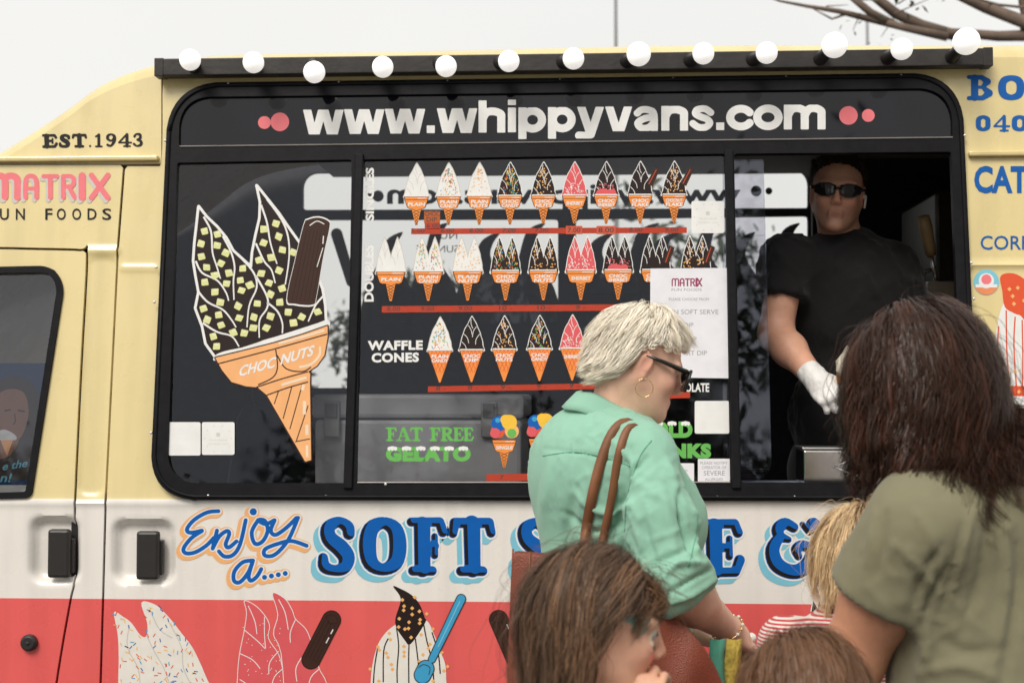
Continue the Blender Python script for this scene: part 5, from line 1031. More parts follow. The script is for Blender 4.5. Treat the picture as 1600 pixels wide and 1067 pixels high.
# ---------------------------------------------------------------- woman in the green shirt
def green_woman():
    Y = -.80; fw = A([math.cos(R(24)), math.sin(R(24)), 0]); M = rotm(fw); rt = -M[:, 1]
    n0, c1, wa, hp = PN(955, 665, Y), PN(952, 760, Y), PN(958, 905, Y), PN(960, 1012, Y)
    root = person(hp, 'blonde woman in a mint green shirt with hoop earring and brown tote bag'); GREEN = cloth_mat('mint_cotton', (.26, .485, .365), 700, .06)
    rs, ls = PN(1006, 712, -.955), PN(905, 712, -.64); el, wr = PN(1052, 916, -1.06), PN(1138, 982, -.90)
    def torso(F, g):
        F.ell(c1, A([.142, .188, .165]) + g, M, .05); F.ell(PN(918, 735, -.80), A([.105, .16, .13]) + g, M, .06)
        F.cone(ls, rs, .064 + g, .060 + g, .05); F.cone(n0 + A([-.012, 0, -.03]), PN(945, 700, Y), .058 + g, .09 + g, .05)
        for s in (-1, 1): F.ell(PN(996, 812, Y) + fw * .045 + rt * s * .072, A([.070, .080, .085]) + g, M, .05)
        F.ell(wa, A([.142, .172, .15]) + g, M, .08); F.ell(hp, A([.158, .19, .15]) + g, M, .07)
    F = Field(hp - A([.33, .35, .16]), A([hp[0] + .33, hp[1] + .35, n0[2] + .07]), .0055); torso(F, 0.0)
    F.chain([rs, rs * .5 + el * .5 + A([.0, -.012, 0]), el], [.062, .060, .053], .022); cuff = el + (el - rs) * .02; F.cone(el - (el - rs) * .14, cuff, .057, .059, .010)
    lel = PN(935, 930, -.56); lwr = PN(1090, 985, -.62); F.chain([ls, lel], [.064, .056], .03)
    d = (el - rs) / np.linalg.norm(el - rs); fa = (wr - el) / np.linalg.norm(wr - el)
    F.cone(el - (el - rs) * .08 + A([.02, .0, .02]), el + A([.035, .02, .012]),   .047, .049, .012); F.cutl(el + fa * .040 + A([.0, 0, -.016]), A([.50, .12, -.86]), el, .14)
    X, Yg, Z = np.meshgrid(*F.ax, indexing='ij', sparse=True); F.F = np.maximum(F.F, (hp[2] - .13 - Z).astype(np.float32) + 0 * F.F)
    co, q = F.mesh(); co = relax(co, q, 2)
    LN = [([(985, 700), (975, 760), (955, 850)], 9, -.006), ([(1000, 720), (965, 790), (950, 870)], 8, .004), ([(895, 770), (940, 800), (985, 790)], 8, .005), ([(880, 800), (930, 830), (975, 815)], 7, -.005), ([(1010, 715), (985, 745), (968, 790)], 6, -.007), ([(1030, 760), (1050, 830), (1060, 900)], 11, .004), ([(1000, 800), (1020, 870), (1040, 925)], 9, -.004), ([(980, 740), (1020, 770), (1060, 800)], 7, .003), ([(1058, 770), (1068, 830), (1085, 870)], 5, -.009), ([(1072, 770), (1082, 820), (1088, 860)], 5, .006), ([(1040, 720), (1060, 780)], 7, .004), ([(850, 700), (930, 712), (1000, 730)], 3, -.0025), ([(860, 720), (850, 800), (858, 880)], 14, .004), ([(900, 760), (885, 830), (880, 900)], 10, -.004), ([(1035, 905), (1060, 880), (1100, 880)], 6, .006), ([(1040, 930), (1080, 905), (1110, 890)], 5, -.006), ([(1020, 880), (1060, 865), (1085, 850)], 6, -.004), ([(1035, 945), (1080, 930), (1120, 905)], 5, .005), ([(960, 690), (985, 720), (990, 760)], 6, .004), ([(975, 830), (990, 870), (1020, 900)], 7, .005)]
    co = folds_px(co, q, LN, noise_amp=.0035, nsc=14, seed=3.3, gain=1.9, crisp=.004); np_mesh('shirt', co, q, GREEN, root); sb = bvh_of(co, q)
    # collar
    cc = PN(952, 648, Y - .005); ax = A([.33, .08, .94]); ax /= np.linalg.norm(ax); Mc = rotm(A([.94, .1, -.33]), ax); prof = [(.058, -.02), (.060, .022), (.064, .030), (.072, .024), (.084, -.004), (.090, -.018), (.086, -.020), (.066, -.012)]; V = []; n = 40
    for i in range(n + 1):
        t = .42 + (2 * math.pi - .84) * i / n; op = .5 + .5 * math.cos(t)
        for r, z in prof: V.append(cc + Mc @ A([math.cos(t) * (r * 1.12 + .02 * op), math.sin(t) * r, z - .012 * op + .0025 * math.sin(5 * t)]))
    k = len(prof); Q = A([(i * k + j, i * k + (j + 1) % k, (i + 1) * k + (j + 1) % k, (i + 1) * k + j) for i in range(n) for j in range(k)]); np_mesh('collar', relax(A(V), Q, 1, .3), Q, GREEN, root)
    # seams: yoke line and armhole stitching
    for nm, pts in (('yoke_seam', [(848, 712), (900, 706), (950, 716), (985, 728)]), ('armhole_seam', [(1018, 688), (1000, 712), (986, 750), (978, 790), (976, 830)]), ('placket_seam', [(1090, 800), (1088, 830), (1082, 860), (1075, 885)])):
        mb = MB(); mb.tube([hit(sb, u, v, .0008, Y) for u, v in cr(pts, 6)], .0011, 5); mb.build(nm, cloth_mat('mint_stitch', (.15, .40, .28)), root, smooth=True)
    # tied shirt tail by the elbow
    mb = MB(); pts = [PN(1082, 872, -.99), PN(1098, 892, -1.0), PN(1108, 920, -.97), PN(1113, 948, -.95)]; V = []; 
    for i, p in enumerate(pts):
        wd = (.006, .014, .013, .004)[i]; V += [p + A([-wd, 0, .3 * wd]), p + A([wd * .2, -.006, 0]), p + A([wd, 0, -.2 * wd])]
    mb.add(V, [(i * 3 + j, i * 3 + j + 1, i * 3 + j + 4, i * 3 + j + 3) for i in range(3) for j in range(2)]); o = mb.build('shirt_tail', GREEN, root, smooth=True); o.modifiers.new('s', 'SOLIDIFY').thickness = .003
    # body
    hc = PN(1000, 572, -.815); yaw, pt = R(13), R(-21); hf = A([math.cos(yaw) * math.cos(pt), math.sin(yaw) * math.cos(pt), math.sin(pt)]); Mh = rotm(hf); S = .84
    B = Field(hp - A([.3, .32, .1]), A([hp[0] + .3, hp[1] + .32, n0[2] - .02]), .012); torso(B, -.014); B.chain([rs, el], [.05, .044], .03); B.chain([ls, lel, lwr], [.05, .044, .03], .03); parts = [B.mesh()]
    H = Field(hc - A([.16, .16, .24]), hc + A([.17, .17, .17]), .003); add_head(H, hc, Mh, S); nk = hc + Mh @ A([-.030, 0, -.055]) * S; H.chain([nk, n0 + A([-.006, 0, -.03])], [.050, .056], .03); H.cone(hc + Mh @ A([.04, 0, -.085]) * S, n0 + A([.03, 0, .02]), .03, .04, .04); hco, hq = H.mesh(); parts.append((relax(hco, hq, 1), hq))
    F2, Ma = arm_parts(wr, el, .044, .0255, 1, .6, 1); Mw = rotm(fa, A([.2, -.5, .85])); add_hand(F2, wr + fa * .005, Mw @ np.diag([1, 1, 1]), .92, .85, .9); fco, fq = F2.mesh(); parts.append((relax(fco, fq, 1), fq))
    F3, _ = arm_parts(lwr, lel, .042, .026, 1, .6, 1, res=.006); add_hand(F3, lwr, rotm((lwr - lel) / np.linalg.norm(lwr - lel)), .92, .6, .6); parts.append(F3.mesh())
    skin_obj(root, parts, SKIN1, lambda c: head_tint(c, hc, Mh, S, (.85, .38, .38), .3))
    # hair: short, layered, swept back from the crown and forward at the fringe
    HM = hair_mat('hair_blonde', (.93, .86, .73), .40, .35); hl = ([-.12, -.062, -.045, -.030, .0, .025, .045, .06, .085], [-.072, -.060, -.03, .036, .055, .056, .064, .076, .090]); roots, loc = scalp_roots(hc, Mh, S, 620, 5, hl)
    side_ = -Mh[:, 1]
    def ex(p, t):
        l = (p - hc) @ Mh; fr = np.clip((l[:, [0]] - .0) / .05, 0, 1); return fr * (Mh[:, 0] * .55 + side_ * .15) + (1 - fr) * (-Mh[:, 0] * .55 + A([0, 0, -.25])) + np.where(l[:, [2]] < -.02, -Mh[:, 0] * .5 * t, 0)
    rg = np.random.default_rng(8); low = np.clip((loc[:, 2] - .06) / .07, .0, 1); st = np.where(loc[:, 0] > -.035, np.where(loc[:, 0] > .045, .0018 + .0045 * low, .0016 + .0085 * low), .0085 + .002 * low) * rg.uniform(.75, 1.1, len(roots))
    g = grow(roots, roots - hc, 8, st, away(hc, Mh, S, (-.045, .02, .13), ex), skull(hc, Mh, S)[:1], pad0=.004, pad1=.010, stiff=.5, jit=.05, seed=4)
    g[:, 1:-1] = (g[:, :-2] + g[:, 1:-1] * 2 + g[:, 2:]) / 4
    hair_mesh('hair', g, 34, .012, .0045, .0005, HM, root, 6, .0015, .0012, .08, centre=hc, tilt=.3); cap_obj('hair_base', hair_cap(hc, Mh, S, .005, hl), HM, root, .75)
    # sunglasses and earring
    Lh = lambda x, y, z: Vector(hc + Mh @ (A([x, y, z]) * S)); g0 = empty('sunglasses', tuple(Lh(.1, 0, .01)), 'black square sunglasses worn by the blonde woman in green', 'sunglasses')
    for s in (-1, 1):
        mb = MB(); tp = [Lh(-.015, s * .082, .020), Lh(.03, s * .082, .021), Lh(.098, s * .074, .020)]; mb.tube(tp, [.003, .0045, .006], 8); mb.build('temple_arm', GFR, g0, smooth=True)
        mb = MB(); q = [(.0, .075, .026), (.012, .012, .026), (.012, .014, -.02), (.004, .07, -.024)]; ff = [Lh(.106 + a, s * y, z) for a, y, z in q]; bb = [Lh(.100 + a, s * y, z) for a, y, z in q]; mb.add(ff + bb, [(0, 1, 2, 3), (7, 6, 5, 4), (0, 4, 5, 1), (1, 5, 6, 2), (2, 6, 7, 3), (3, 7, 4, 0)]); mb.build('lens', LENS, g0, bevel=.002)
        mb = MB(); lp = ff + [ff[0]]; mb.tube(lp, .0032, 8); mb.build('rim', GFR, g0, smooth=True)
    mb = MB(); mb.tube([Lh(.118, -.014, .016), Lh(.122, 0, .018), Lh(.118, .014, .016)], .003, 8); mb.build('bridge', GFR, g0, smooth=True)
    e0 = Vector(hc + Mh @ (A([-.004, -.086, -.036]) * S)); er = empty('hoop_earring', tuple(e0), 'thin gold hoop earring in the ear of the woman in green', 'earring'); mb = MB(); rr = .0185; mb.tube([e0 + Vector((rr * .95 * math.sin(t) + .003, -.004, -rr + rr * math.cos(t))) for t in np.linspace(0, 6.2832, 36)], .0011, 7); mb.build('hoop', GOLD, er, smooth=True)
    # bracelet and ring
    br = empty('bracelet', tuple(wr), 'gold and pearl bracelet on the wrist over the tote', 'bracelet'); bd = MB(); ring = []
    a_ = np.cross(fa, A([0, 0, 1])); a_ /= np.linalg.norm(a_); b_ = np.cross(a_, fa)
    for t in np.linspace(0, 6.2832, 33): ring.append(wr - fa * .004 + (a_ * math.cos(t) + b_ * math.sin(t)) * .0315 + fa * .012 * math.sin(t))
    bd.tube(ring, .0013, 6); bd.build('chain', GOLD, br, smooth=True)
    for i in range(0, 32, 2): mb = MB(); mb.ball(ring[i], .0038 if i % 4 else .003, 10, 7); mb.build('bead', PEARL if i % 4 else GOLD, br, smooth=True)
    kn = wr + fa * .088 * .92 + Mw[:, 1] * .0 + Mw[:, 2] * .012; rgE = empty('ring', tuple(kn), 'large white pearl ring on the finger of the green shirt woman', 'ring'); mb = MB(); pr = PN(1174, 996, float(kn[1]) - .012); mb.ball(pr, .0105, 14, 10); mb.build('stone', PEARL, rgE, smooth=True); mb = MB(); mb.tube([Vector(pr) + Vector((-.012 + .0095 * math.cos(t), .009 * math.sin(t) * .4, .0095 * math.sin(t))) for t in np.linspace(0, 6.28, 20)], .0014, 6); mb.build('band', GOLD, rgE, smooth=True)
    lower_body(root, hp + A([0, 0, -.04]), M, (.15, .185, .14), DENIM, SHOE)
    # tote bag under the arm
    LEA = mat('leather_brown', (.21, .052, .028), .42, spec=.4, var=.22, vscale=10, bump=.5, bscale=420, tex='voronoi'); STR = mat('strap_leather', (.21, .08, .032), .55, var=.25, vscale=25, bump=.2, bscale=500); LEAI = mat('leather_inside', (.06, .03, .02), .8)
    yb = -1.03; TB = empty('tote_bag', tuple(P(950, 1500, yb)), 'brown leather tote bag hanging under the green shirt woman\'s arm', 'bag'); TB.location.z = P(950, 1230, yb).z
    fr_ = [(800, 857), (840, 860), (900, 870), (960, 905), (1010, 940), (1055, 962), (1085, 990), (1112, 1030), (1128, 1065), (1135, 1240), (790, 1240), (796, 1000)]
    for nm, y0, y1, drop in (('bag_panel', -1.06, -1.09, 0), ('bag_panel', -.985, -.96, 14)):
        tp = cr(fr_[:9], 3); V = []; n = len(tp)
        for j in range(7):
            f = j / 6
            for i, (u, v) in enumerate(tp):
                e = math.sin(math.pi * i / (n - 1)) ** .6; vb = 1240; vv = v + drop + (vb - v - drop) * f; uu = u + (-9 * f if i == 0 else 0) + 9 * f * (i / n - .5); y = y0 + (y1 - y0) * e * math.sin(math.pi * min(f + .15, 1) * .9); V.append(PN(uu, vv, y + .006 * math.sin(i * .9 + j)))
        Q = A([(j * n + i, j * n + i + 1, (j + 1) * n + i + 1, (j + 1) * n + i) for j in range(6) for i in range(n - 1)]); o = np_mesh(nm, A(V), Q, [LEA], TB); s = o.modifiers.new('s', 'SOLIDIFY'); s.thickness = .004; sb2 = o.modifiers.new('d', 'SUBSURF'); sb2.levels = sb2.render_levels = 1
    for (u0, u1, a0, b0) in ((800, 790, 857, 1240), (1128, 1135, 1065, 1240)):
        V = [PN(u0, a0, -1.06), PN(u0, a0 + 14, -.985), PN(u1, b0, -.985), PN(u1, b0, -1.06)]; o = np_mesh('side_panel', A(V), A([(0, 1, 2, 3)]), [LEA], TB); o.modifiers.new('s', 'SOLIDIFY').thickness = .004
    V = [PN(790, 1240, -1.06), PN(1135, 1240, -1.06), PN(1135, 1240, -.985), PN(790, 1240, -.985)]; o = np_mesh('bag_base', A(V), A([(0, 1, 2, 3)]), [LEA], TB); o.modifiers.new('s', 'SOLIDIFY').thickness = .004
    mb = MB(); mb.tube([P(828, 862, -1.068), P(826, 960, -1.074), P(822, 1067, -1.078), P(818, 1200, -1.07)], .0016, 6); mb.build('panel_seam', STR, TB, smooth=True)
    for pts, dy in (([(1000, 664), (984, 657), (966, 664), (952, 684), (940, 716), (930, 752), (922, 790), (915, 830), (911, 868)], 0), ([(1002, 668), (992, 664), (980, 670), (971, 692), (963, 726), (958, 765), (950, 805), (941, 845), (936, 872)], 1)):
        c = cr(pts, 3); V = []; pw = [A(hit(sb, u, v, .0045 - .001 * dy, -1.0)) for u, v in c[3:]]; pw = A([pw[0] + A([.05, .06, -.05]), pw[0] + A([.028, .03, -.012])] + pw)
        for _ in range(3): pw[1:-1] = (pw[:-2] + pw[1:-1] * 2 + pw[2:]) / 4
        pw[2:, 1] -= .004
        pw[-3:, 1] = np.minimum(pw[-3:, 1], -1.062)
        dd = np.gradient(pw, axis=0); dd /= np.linalg.norm(dd, axis=1)[:, None]; vw = CN - pw; vw /= np.linalg.norm(vw, axis=1)[:, None]; sd_ = np.cross(dd, vw); sd_ /= np.linalg.norm(sd_, axis=1)[:, None]
        wd = .0100 if not dy else .0080; V = np.concatenate([pw - sd_ * wd, pw + sd_ * wd]); n = len(pw); Q = A([(i, i + 1, n + i + 1, n + i) for i in range(n - 1)]); o = np_mesh('strap', V, Q, [STR], TB, False); s = o.modifiers.new('s', 'SOLIDIFY'); s.thickness = .003; s.offset = 0
    # cardigan and scarf hanging out of the bag
    mb = MB()
    SCM = mat('scarf_yellow', (.45, .33, .06), .9, var=.5, vscale=120)
    for u, m_, nm in ((1122, cloth_mat('mint_lining', (.10, .36, .26)), 'cloth_tail'), (1146, SCM, 'scarf')):
        V = []; 
        for j in range(7): 
            vv = 1000 + j * 24
            for i, du in enumerate((-12, -5, 3, 11)): V.append(PN(u + du + 2 * math.sin(j + u), vv - abs(du) * .3, -1.0 + .008 * math.sin(i * 2.2 + j * .6)))
        Q = A([(j * 4 + i, j * 4 + i + 1, j * 4 + i + 5, j * 4 + i + 4) for j in range(6) for i in range(3)]); o = np_mesh(nm, A(V), Q, [m_], TB); o.modifiers.new('s', 'SOLIDIFY').thickness = .003
green_woman()
# ---------------------------------------------------------------- woman in the olive T-shirt, back to us
def olive_woman():
    Y = -1.5; fw = A([-.50, .87, 0]); M = rotm(fw); lf = M[:, 1]; n0, c1, wa = PN(1480, 742, Y), PN(1548, 860, Y), PN(1555, 1060, Y); hp = wa + A([.0, .0, -.16])
    root = person(hp, 'woman in an olive T-shirt with long dark wavy hair, back turned'); OL = cloth_mat('olive_cotton', (.205, .190, .118), 800, .06)
    ls, rs = PN(1436, 818, -1.60), PN(1645, 815, -1.40); el, wr = PN(1326, 1036, -1.52), PN(1262, 1045, -1.28)
    def torso(F, g):
        F.ell(c1, A([.125, .172, .175]) + g, M, .05); F.cone(ls, rs, .062 + g, .062 + g, .05); F.cone(n0 + A([0, 0, -.03]), c1 + A([0, 0, .11]), .062 + g, .10 + g, .05); F.ell(PN(1535, 800, Y) - fw * .03, A([.09, .16, .09]) + g, M, .06)
        for s in (-1, 1): F.ell(c1 + fw * .085 + lf * s * .07 + A([0, 0, -.06]), A([.075, .08, .085]) + g, M, .05)
        F.ell(wa, A([.135, .17, .17]) + g, M, .08); F.ell(hp, A([.15, .185, .16]) + g, M, .08)
    F = Field(hp - A([.36, .36, .15]), A([hp[0] + .36, hp[1] + .36, n0[2] + .06]), .0065); d = (el - ls); dn = d / np.linalg.norm(d); cf = ls + d * .50; F.chain([ls, ls + d * .3, cf], [.073, .076, .083], .03); F.cutl(ls + d * .52, dn, ls + d * .55, .13); F.cone(ls + d * .44, ls + d * .7, .066, .076, .004, 'sub'); torso(F, .004); F.cone(rs, rs + A([.03, .0, -.20]), .07, .075, .03)
    F.cone(n0 + A([-.01, .01, -.005]), n0 + A([-.02, .02, .10]), .058, .062, .004, 'sub'); X, Yg, Z = np.meshgrid(*F.ax, indexing='ij', sparse=True); F.F = np.maximum(F.F, (hp[2] - .10 - Z).astype(np.float32) + 0 * F.F)
    co, q = F.mesh(); co = relax(co, q, 2)
    LN = [([(1470, 850), (1440, 900), (1425, 950)], 8, -.006), ([(1400, 850), (1430, 880), (1460, 920)], 10, .005), ([(1520, 800), (1500, 870), (1478, 950)], 9, .006), ([(1545, 810), (1530, 900), (1500, 1000)], 10, -.006), ([(1505, 820), (1492, 880), (1470, 960)], 8, -.006), ([(1575, 820), (1570, 920), (1550, 1060)], 9, .007), ([(1590, 850), (1585, 950), (1570, 1060)], 8, -.006), ([(1440, 960), (1450, 1010), (1440, 1067)], 12, .007), ([(1470, 1000), (1520, 1020), (1570, 1010)], 12, -.005), ([(1440, 1050), (1500, 1040), (1560, 1060)], 12, .005), ([(1370, 800), (1360, 850), (1352, 900)], 8, .004), ([(1385, 800), (1380, 860), (1370, 900)], 6, -.004), ([(1430, 800), (1460, 850), (1475, 900)], 8, .004), ([(1480, 880), (1450, 940), (1440, 980)], 6, -.008)]
    co = folds_px(co, q, LN, noise_amp=.0035, nsc=13, seed=8.1, gain=1.4, crisp=.0026); np_mesh('shirt', co, q, OL, root); sb = bvh_of(co, q)
    hc = PN(1434, 618, -1.49); yaw = math.atan2(.86, -.5); pt = R(-10); hf = A([math.cos(yaw) * math.cos(pt), math.sin(yaw) * math.cos(pt), math.sin(pt)]); Mh = rotm(hf); S = 1.0
    B = Field(hp - A([.3, .3, .05]), A([hp[0] + .3, hp[1] + .3, n0[2] - .02]), .012); torso(B, -.014); B.chain([rs, rs + A([.03, 0, -.28])], [.05, .04], .03); parts = [B.mesh()]
    H = Field(hc - A([.16, .16, .24]), hc + A([.17, .17, .17]), .005); add_head(H, hc, Mh, S); H.chain([hc + Mh @ A([-.03, 0, -.055]), n0 + A([0, 0, -.04])], [.052, .06], .03); parts.append(H.mesh())
    U_ = Field(np.minimum(ls, el) - .09, np.maximum(ls, el) + .09, .0045); U_.chain([ls, ls + d * .5, el], [.056, .058, .048], .03); U_.cone(el, el + (wr - el) * .5, .048, .043, .03); uc, uq = U_.mesh(); parts.append((relax(uc, uq, 1), uq))
    F3, _ = arm_parts(wr, el, .045, .028, 1, .5, 1, res=.005); add_hand(F3, wr, rotm((wr - el) / np.linalg.norm(wr - el)), .95, .4, .5); parts.append(F3.mesh())
    rel = rs + A([.03, 0, -.28]); rwr = rel + A([-.12, .20, .02]); F4, _ = arm_parts(rwr, rel, .042, .028, 1, .5, 1, res=.006); add_hand(F4, rwr, rotm((rwr - rel) / np.linalg.norm(rwr - rel)), .95, .4, .5); parts.append(F4.mesh())
    skin_obj(root, parts, SKIN2, lambda c: head_tint(c, hc, Mh, S))
    HM = hair_mat('hair_dark', (.042, .020, .013), .34, .24); hl = ([-.12, -.03, .0, .05, .085], [-.055, -.04, .0, .05, .08]); roots, loc = scalp_roots(hc, Mh, S, 460, 15, hl); rg = np.random.default_rng(3)
    ells = skull(hc, Mh, S) + [(n0 + A([0, 0, .02]), A([.06, .06, .09]), np.eye(3)), (c1 + A([0, 0, .06]), A([.12, .18, .15]), M)]
    rgt = A([1.0, -.12, 0])
    def ex(p, t):
        l = (p - hc) @ Mh; back = np.clip((.03 - l[:, [0]]) / .10, 0, 1); return A([0, 0, -1.0]) * (.35 + 1.3 * t) + rgt * (1.0 * max(t - .25, 0) * back) + np.where(l[:, [0]] > .02, Mh[:, 0] * .12 * (1 - t), 0)
    ln = np.where(loc[:, 0] > .03, .0150, .0162) * rg.uniform(.66, .92, len(roots)); fl_ = away(hc, Mh, S, (.01, .01, .135), ex); g = grow(roots, roots - hc, 20, ln, fl_, ells, grav=.8, pad0=.006, pad1=.014, stiff=.62, jit=.10, seed=9)
    for _ in range(4): g[:, 2:-1] = (g[:, 1:-2] + g[:, 2:-1] * 2 + g[:, 3:]) / 4
    hair_mesh('hair', g, 34, .015, .005, .00055, HM, root, 12, .016, .0012, .15, wf=1.7, centre=hc, tilt=.16, streak=(.14, (1.9, 1.5, 1.35))); cap_obj('hair_base', hair_cap(hc, Mh, S, .009, hl), HM, root, .6)
    fly = grow(roots[::6], roots[::6] - hc, 20, ln[::6] * 1.05, fl_, ells, grav=.6, pad0=.010, pad1=.026, stiff=.75, jit=.22, seed=29); hair_mesh('loose_hair', fly[::2], 2, .016, .016, .0004, HM, root, 13, .016, .006, .3, wf=2.0)
    lower_body(root, hp + A([0, 0, -.03]), M, (.145, .18, .14), cloth_mat('trousers_black', (.02, .02, .022)), SHOE)
olive_woman()

# ---------------------------------------------------------------- children
def child(label, Y, head, S, yaw, pitch, skin, hairc, shirt, shirt_name, nhair, flow_ex, lens, extra=None, arm=None, res=.0045, wave=.006, pads=(.006, .014), hl=None, light=.25, streak=None, hairbase=.65, jit=.12, per=12, steps=14, crown=(-.03, .0, .13), body_yaw=None, rough=.4, loose=5, tint=None, fa=None, shoulders=None):
    hc = PN(head[0], head[1], Y); hf = A([math.cos(yaw) * math.cos(pitch), math.sin(yaw) * math.cos(pitch), math.sin(pitch)]); Mh = rotm(hf); by = yaw if body_yaw is None else body_yaw; fw = A([math.cos(by), math.sin(by), 0]); M = rotm(fw); rt = -M[:, 1]
    n0 = hc + A([0, 0, -.175 * S]) - fw * .02 if shoulders is None else PN(*shoulders); H_ = hc[2] + .13 * S; k = H_ / 1.25; hp = A([n0[0], n0[1], H_ * .50]); c1 = n0 + A([0, 0, -.13 * k]); wa = (c1 + hp) / 2
    root = person(hp, label); rs, ls = n0 + rt * .115 * k + A([0, 0, -.055 * k]), n0 - rt * .115 * k + A([0, 0, -.055 * k])
    def torso(F, g):
        F.ell(c1, A([.085, .125, .12]) * k + g, M, .04); F.cone(ls, rs, .042 * k + g, .042 * k + g, .03); F.cone(n0 + A([0, 0, -.03]), c1, .045 * k + g, .07 * k + g, .04); F.ell(wa, A([.085, .115, .14]) * k + g, M, .05); F.ell(hp, A([.095, .125, .10]) * k + g, M, .05)
    F = Field(hp - A([.24, .24, .10]), A([hp[0] + .24, hp[1] + .24, n0[2] + .05]), .006); torso(F, .004); els = []
    for s, sh in ((1, rs), (-1, ls)):
        e = sh + rt * s * .05 + A([0, 0, -.19 * k]); w_ = e + fw * .10 + A([0, 0, -.12 * k])
        if arm and s == arm[0]: e, w_ = nv(arm[1]), nv(arm[2])
        els.append((sh, e, w_)); F.chain([sh, sh + (e - sh) * .55], [.045 * k, .044 * k], .02)
    F.cone(n0 + A([0, 0, .0]), n0 + A([0, 0, .09]), .040 * k, .048 * k, .004, 'sub'); co, q = F.mesh(); co = relax(co, q, 2); co = folds_px(co, q, [], noise_amp=.004, nsc=14, seed=2.0); np_mesh('shirt', co, q, shirt, root)
    B = Field(hp - A([.25, .25, .05]), A([hp[0] + .25, hp[1] + .25, n0[2] - .01]), .010); torso(B, -.008); parts = [B.mesh()]
    H = Field(hc - A([.15, .15, .22]) * S, hc + A([.15, .15, .16]) * S, .0035); add_head(H, hc, Mh, S, child=True); H.chain([hc + Mh @ A([-.028, 0, -.06]) * S, n0 + A([0, 0, -.03])], [.042 * S, .044 * S], .025); hco, hq = H.mesh(); parts.append((relax(hco, hq, 1), hq))
    for i, (sh, e, w_) in enumerate(els):
        fine = arm is not None and (1, -1)[i] == arm[0]; d = (w_ - e) / np.linalg.norm(w_ - e); lo = np.minimum(np.minimum(sh, e), w_ + d * .13) - .06; hi = np.maximum(np.maximum(sh, e), w_ + d * .13) + .06; Fa = Field(lo, hi, .003 if fine else .006); Fa.chain([sh, e, w_], [.038 * k, .034 * k, .023 * k], .02); Mw = rotm(d) if not fine or len(arm) < 4 else rotm(d, arm[3]); add_hand(Fa, w_, Mw, .78 * k, .75 if fine else .4, .7, .003); parts.append(Fa.mesh())
    tf = (lambda c: head_tint(c, hc, Mh, S, (.95, .5, .5), .2)) if tint is None else (lambda c: tint(c, hc, Mh, S)); skin_obj(root, parts, skin, tf)
    roots, loc = scalp_roots(hc, Mh, S, nhair, 21 + nhair, hl); ells = skull(hc, Mh, S) + [(n0 + A([0, 0, .02]), A([.045, .045, .07]) * k, np.eye(3)), (c1, A([.10, .14, .13]) * k, M)]; rg = np.random.default_rng(5)
    fl_ = away(hc, Mh, S, crown, lambda p, t: flow_ex((p - hc) @ Mh / S, t, Mh)); ln = lens(loc) * rg.uniform(.75, 1.05, len(roots)); g = grow(roots, roots - hc, steps, ln, fl_, ells, grav=.5, pad0=pads[0], pad1=pads[1], stiff=.6, jit=jit, seed=31)
    for _ in range(2): g[:, 2:-1] = (g[:, 1:-2] + g[:, 2:-1] * 2 + g[:, 3:]) / 4
    HM = hair_mat('hair_' + shirt_name, hairc, rough, .25); hair_mesh('hair', g, int(per * 2.6), .013, .0045, .0005, HM, root, 41, wave, .0016, light * .75, streak=streak, centre=hc, wf=1.4, tilt=.22); cap_obj('hair_base', hair_cap(hc, Mh, S, .007, hl), HM, root, hairbase)
    if loose: fly = grow(roots[::loose], roots[::loose] - hc, steps, ln[::loose] * 1.1, fl_, ells, grav=.3, pad0=.010, pad1=.030, stiff=.7, jit=.45, seed=33); hair_mesh('loose_hair', fly, 3, .016, .022, .00035, HM, root, 43, .014, .012, .3, streak=streak)
    lower_body(root, hp + A([0, 0, .0]), M, A([.095, .125, .09]) * k, DENIM, SHOEW, spread=.06 * k, res=.012)
    if extra: extra(root, hc, Mh, S)
    return root
DN = A([0, 0, -1.0])
def stripes():
    m = cloth_mat('striped_jersey', (.7, .66, .62)); t = m.node_tree; L = t.links.new; g = t.nodes.new('ShaderNodeNewGeometry'); sp = t.nodes.new('ShaderNodeSeparateXYZ'); L(g.outputs['Position'], sp.inputs[0])
    w_ = t.nodes.new('ShaderNodeMath'); w_.operation = 'MULTIPLY'; w_.inputs[1].default_value = 1 / .0062; L(sp.outputs['Z'], w_.inputs[0]); f_ = t.nodes.new('ShaderNodeMath'); f_.operation = 'FRACT'; L(w_.outputs[0], f_.inputs[0]); c_ = t.nodes.new('ShaderNodeMath'); c_.operation = 'GREATER_THAN'; c_.inputs[1].default_value = .48; L(f_.outputs[0], c_.inputs[0])
    mx_ = t.nodes.new('ShaderNodeMix'); mx_.data_type = 'RGBA'; mx_.inputs[6].default_value = (.72, .66, .60, 1); mx_.inputs[7].default_value = (.50, .06, .07, 1); L(c_.outputs[0], mx_.inputs[0]); sc_ = [n for n in t.nodes if n.type == 'VECT_MATH'][0]; L(mx_.outputs[2], sc_.inputs[0]); return m
# blonde child in the striped top, facing the van
child('small blonde child in a red and white striped top facing the van', -1.15, (1350, 898), .88, R(105), R(-8), SKIN3, (.70, .50, .28), stripes(), 'sandy', 300,
      lambda l, t, M: DN * (.3 + t) + np.where(l[:, [0]] > .0, -M[:, 0] * .3 + M[:, 1] * .25, 0) - M[:, 0] * .2 * t, lambda loc: np.where(loc[:, 0] > .02, .009, .0095), wave=.005, per=13, pads=(.005, .009), shoulders=(1324, 952, -1.15), light=.22, loose=6)
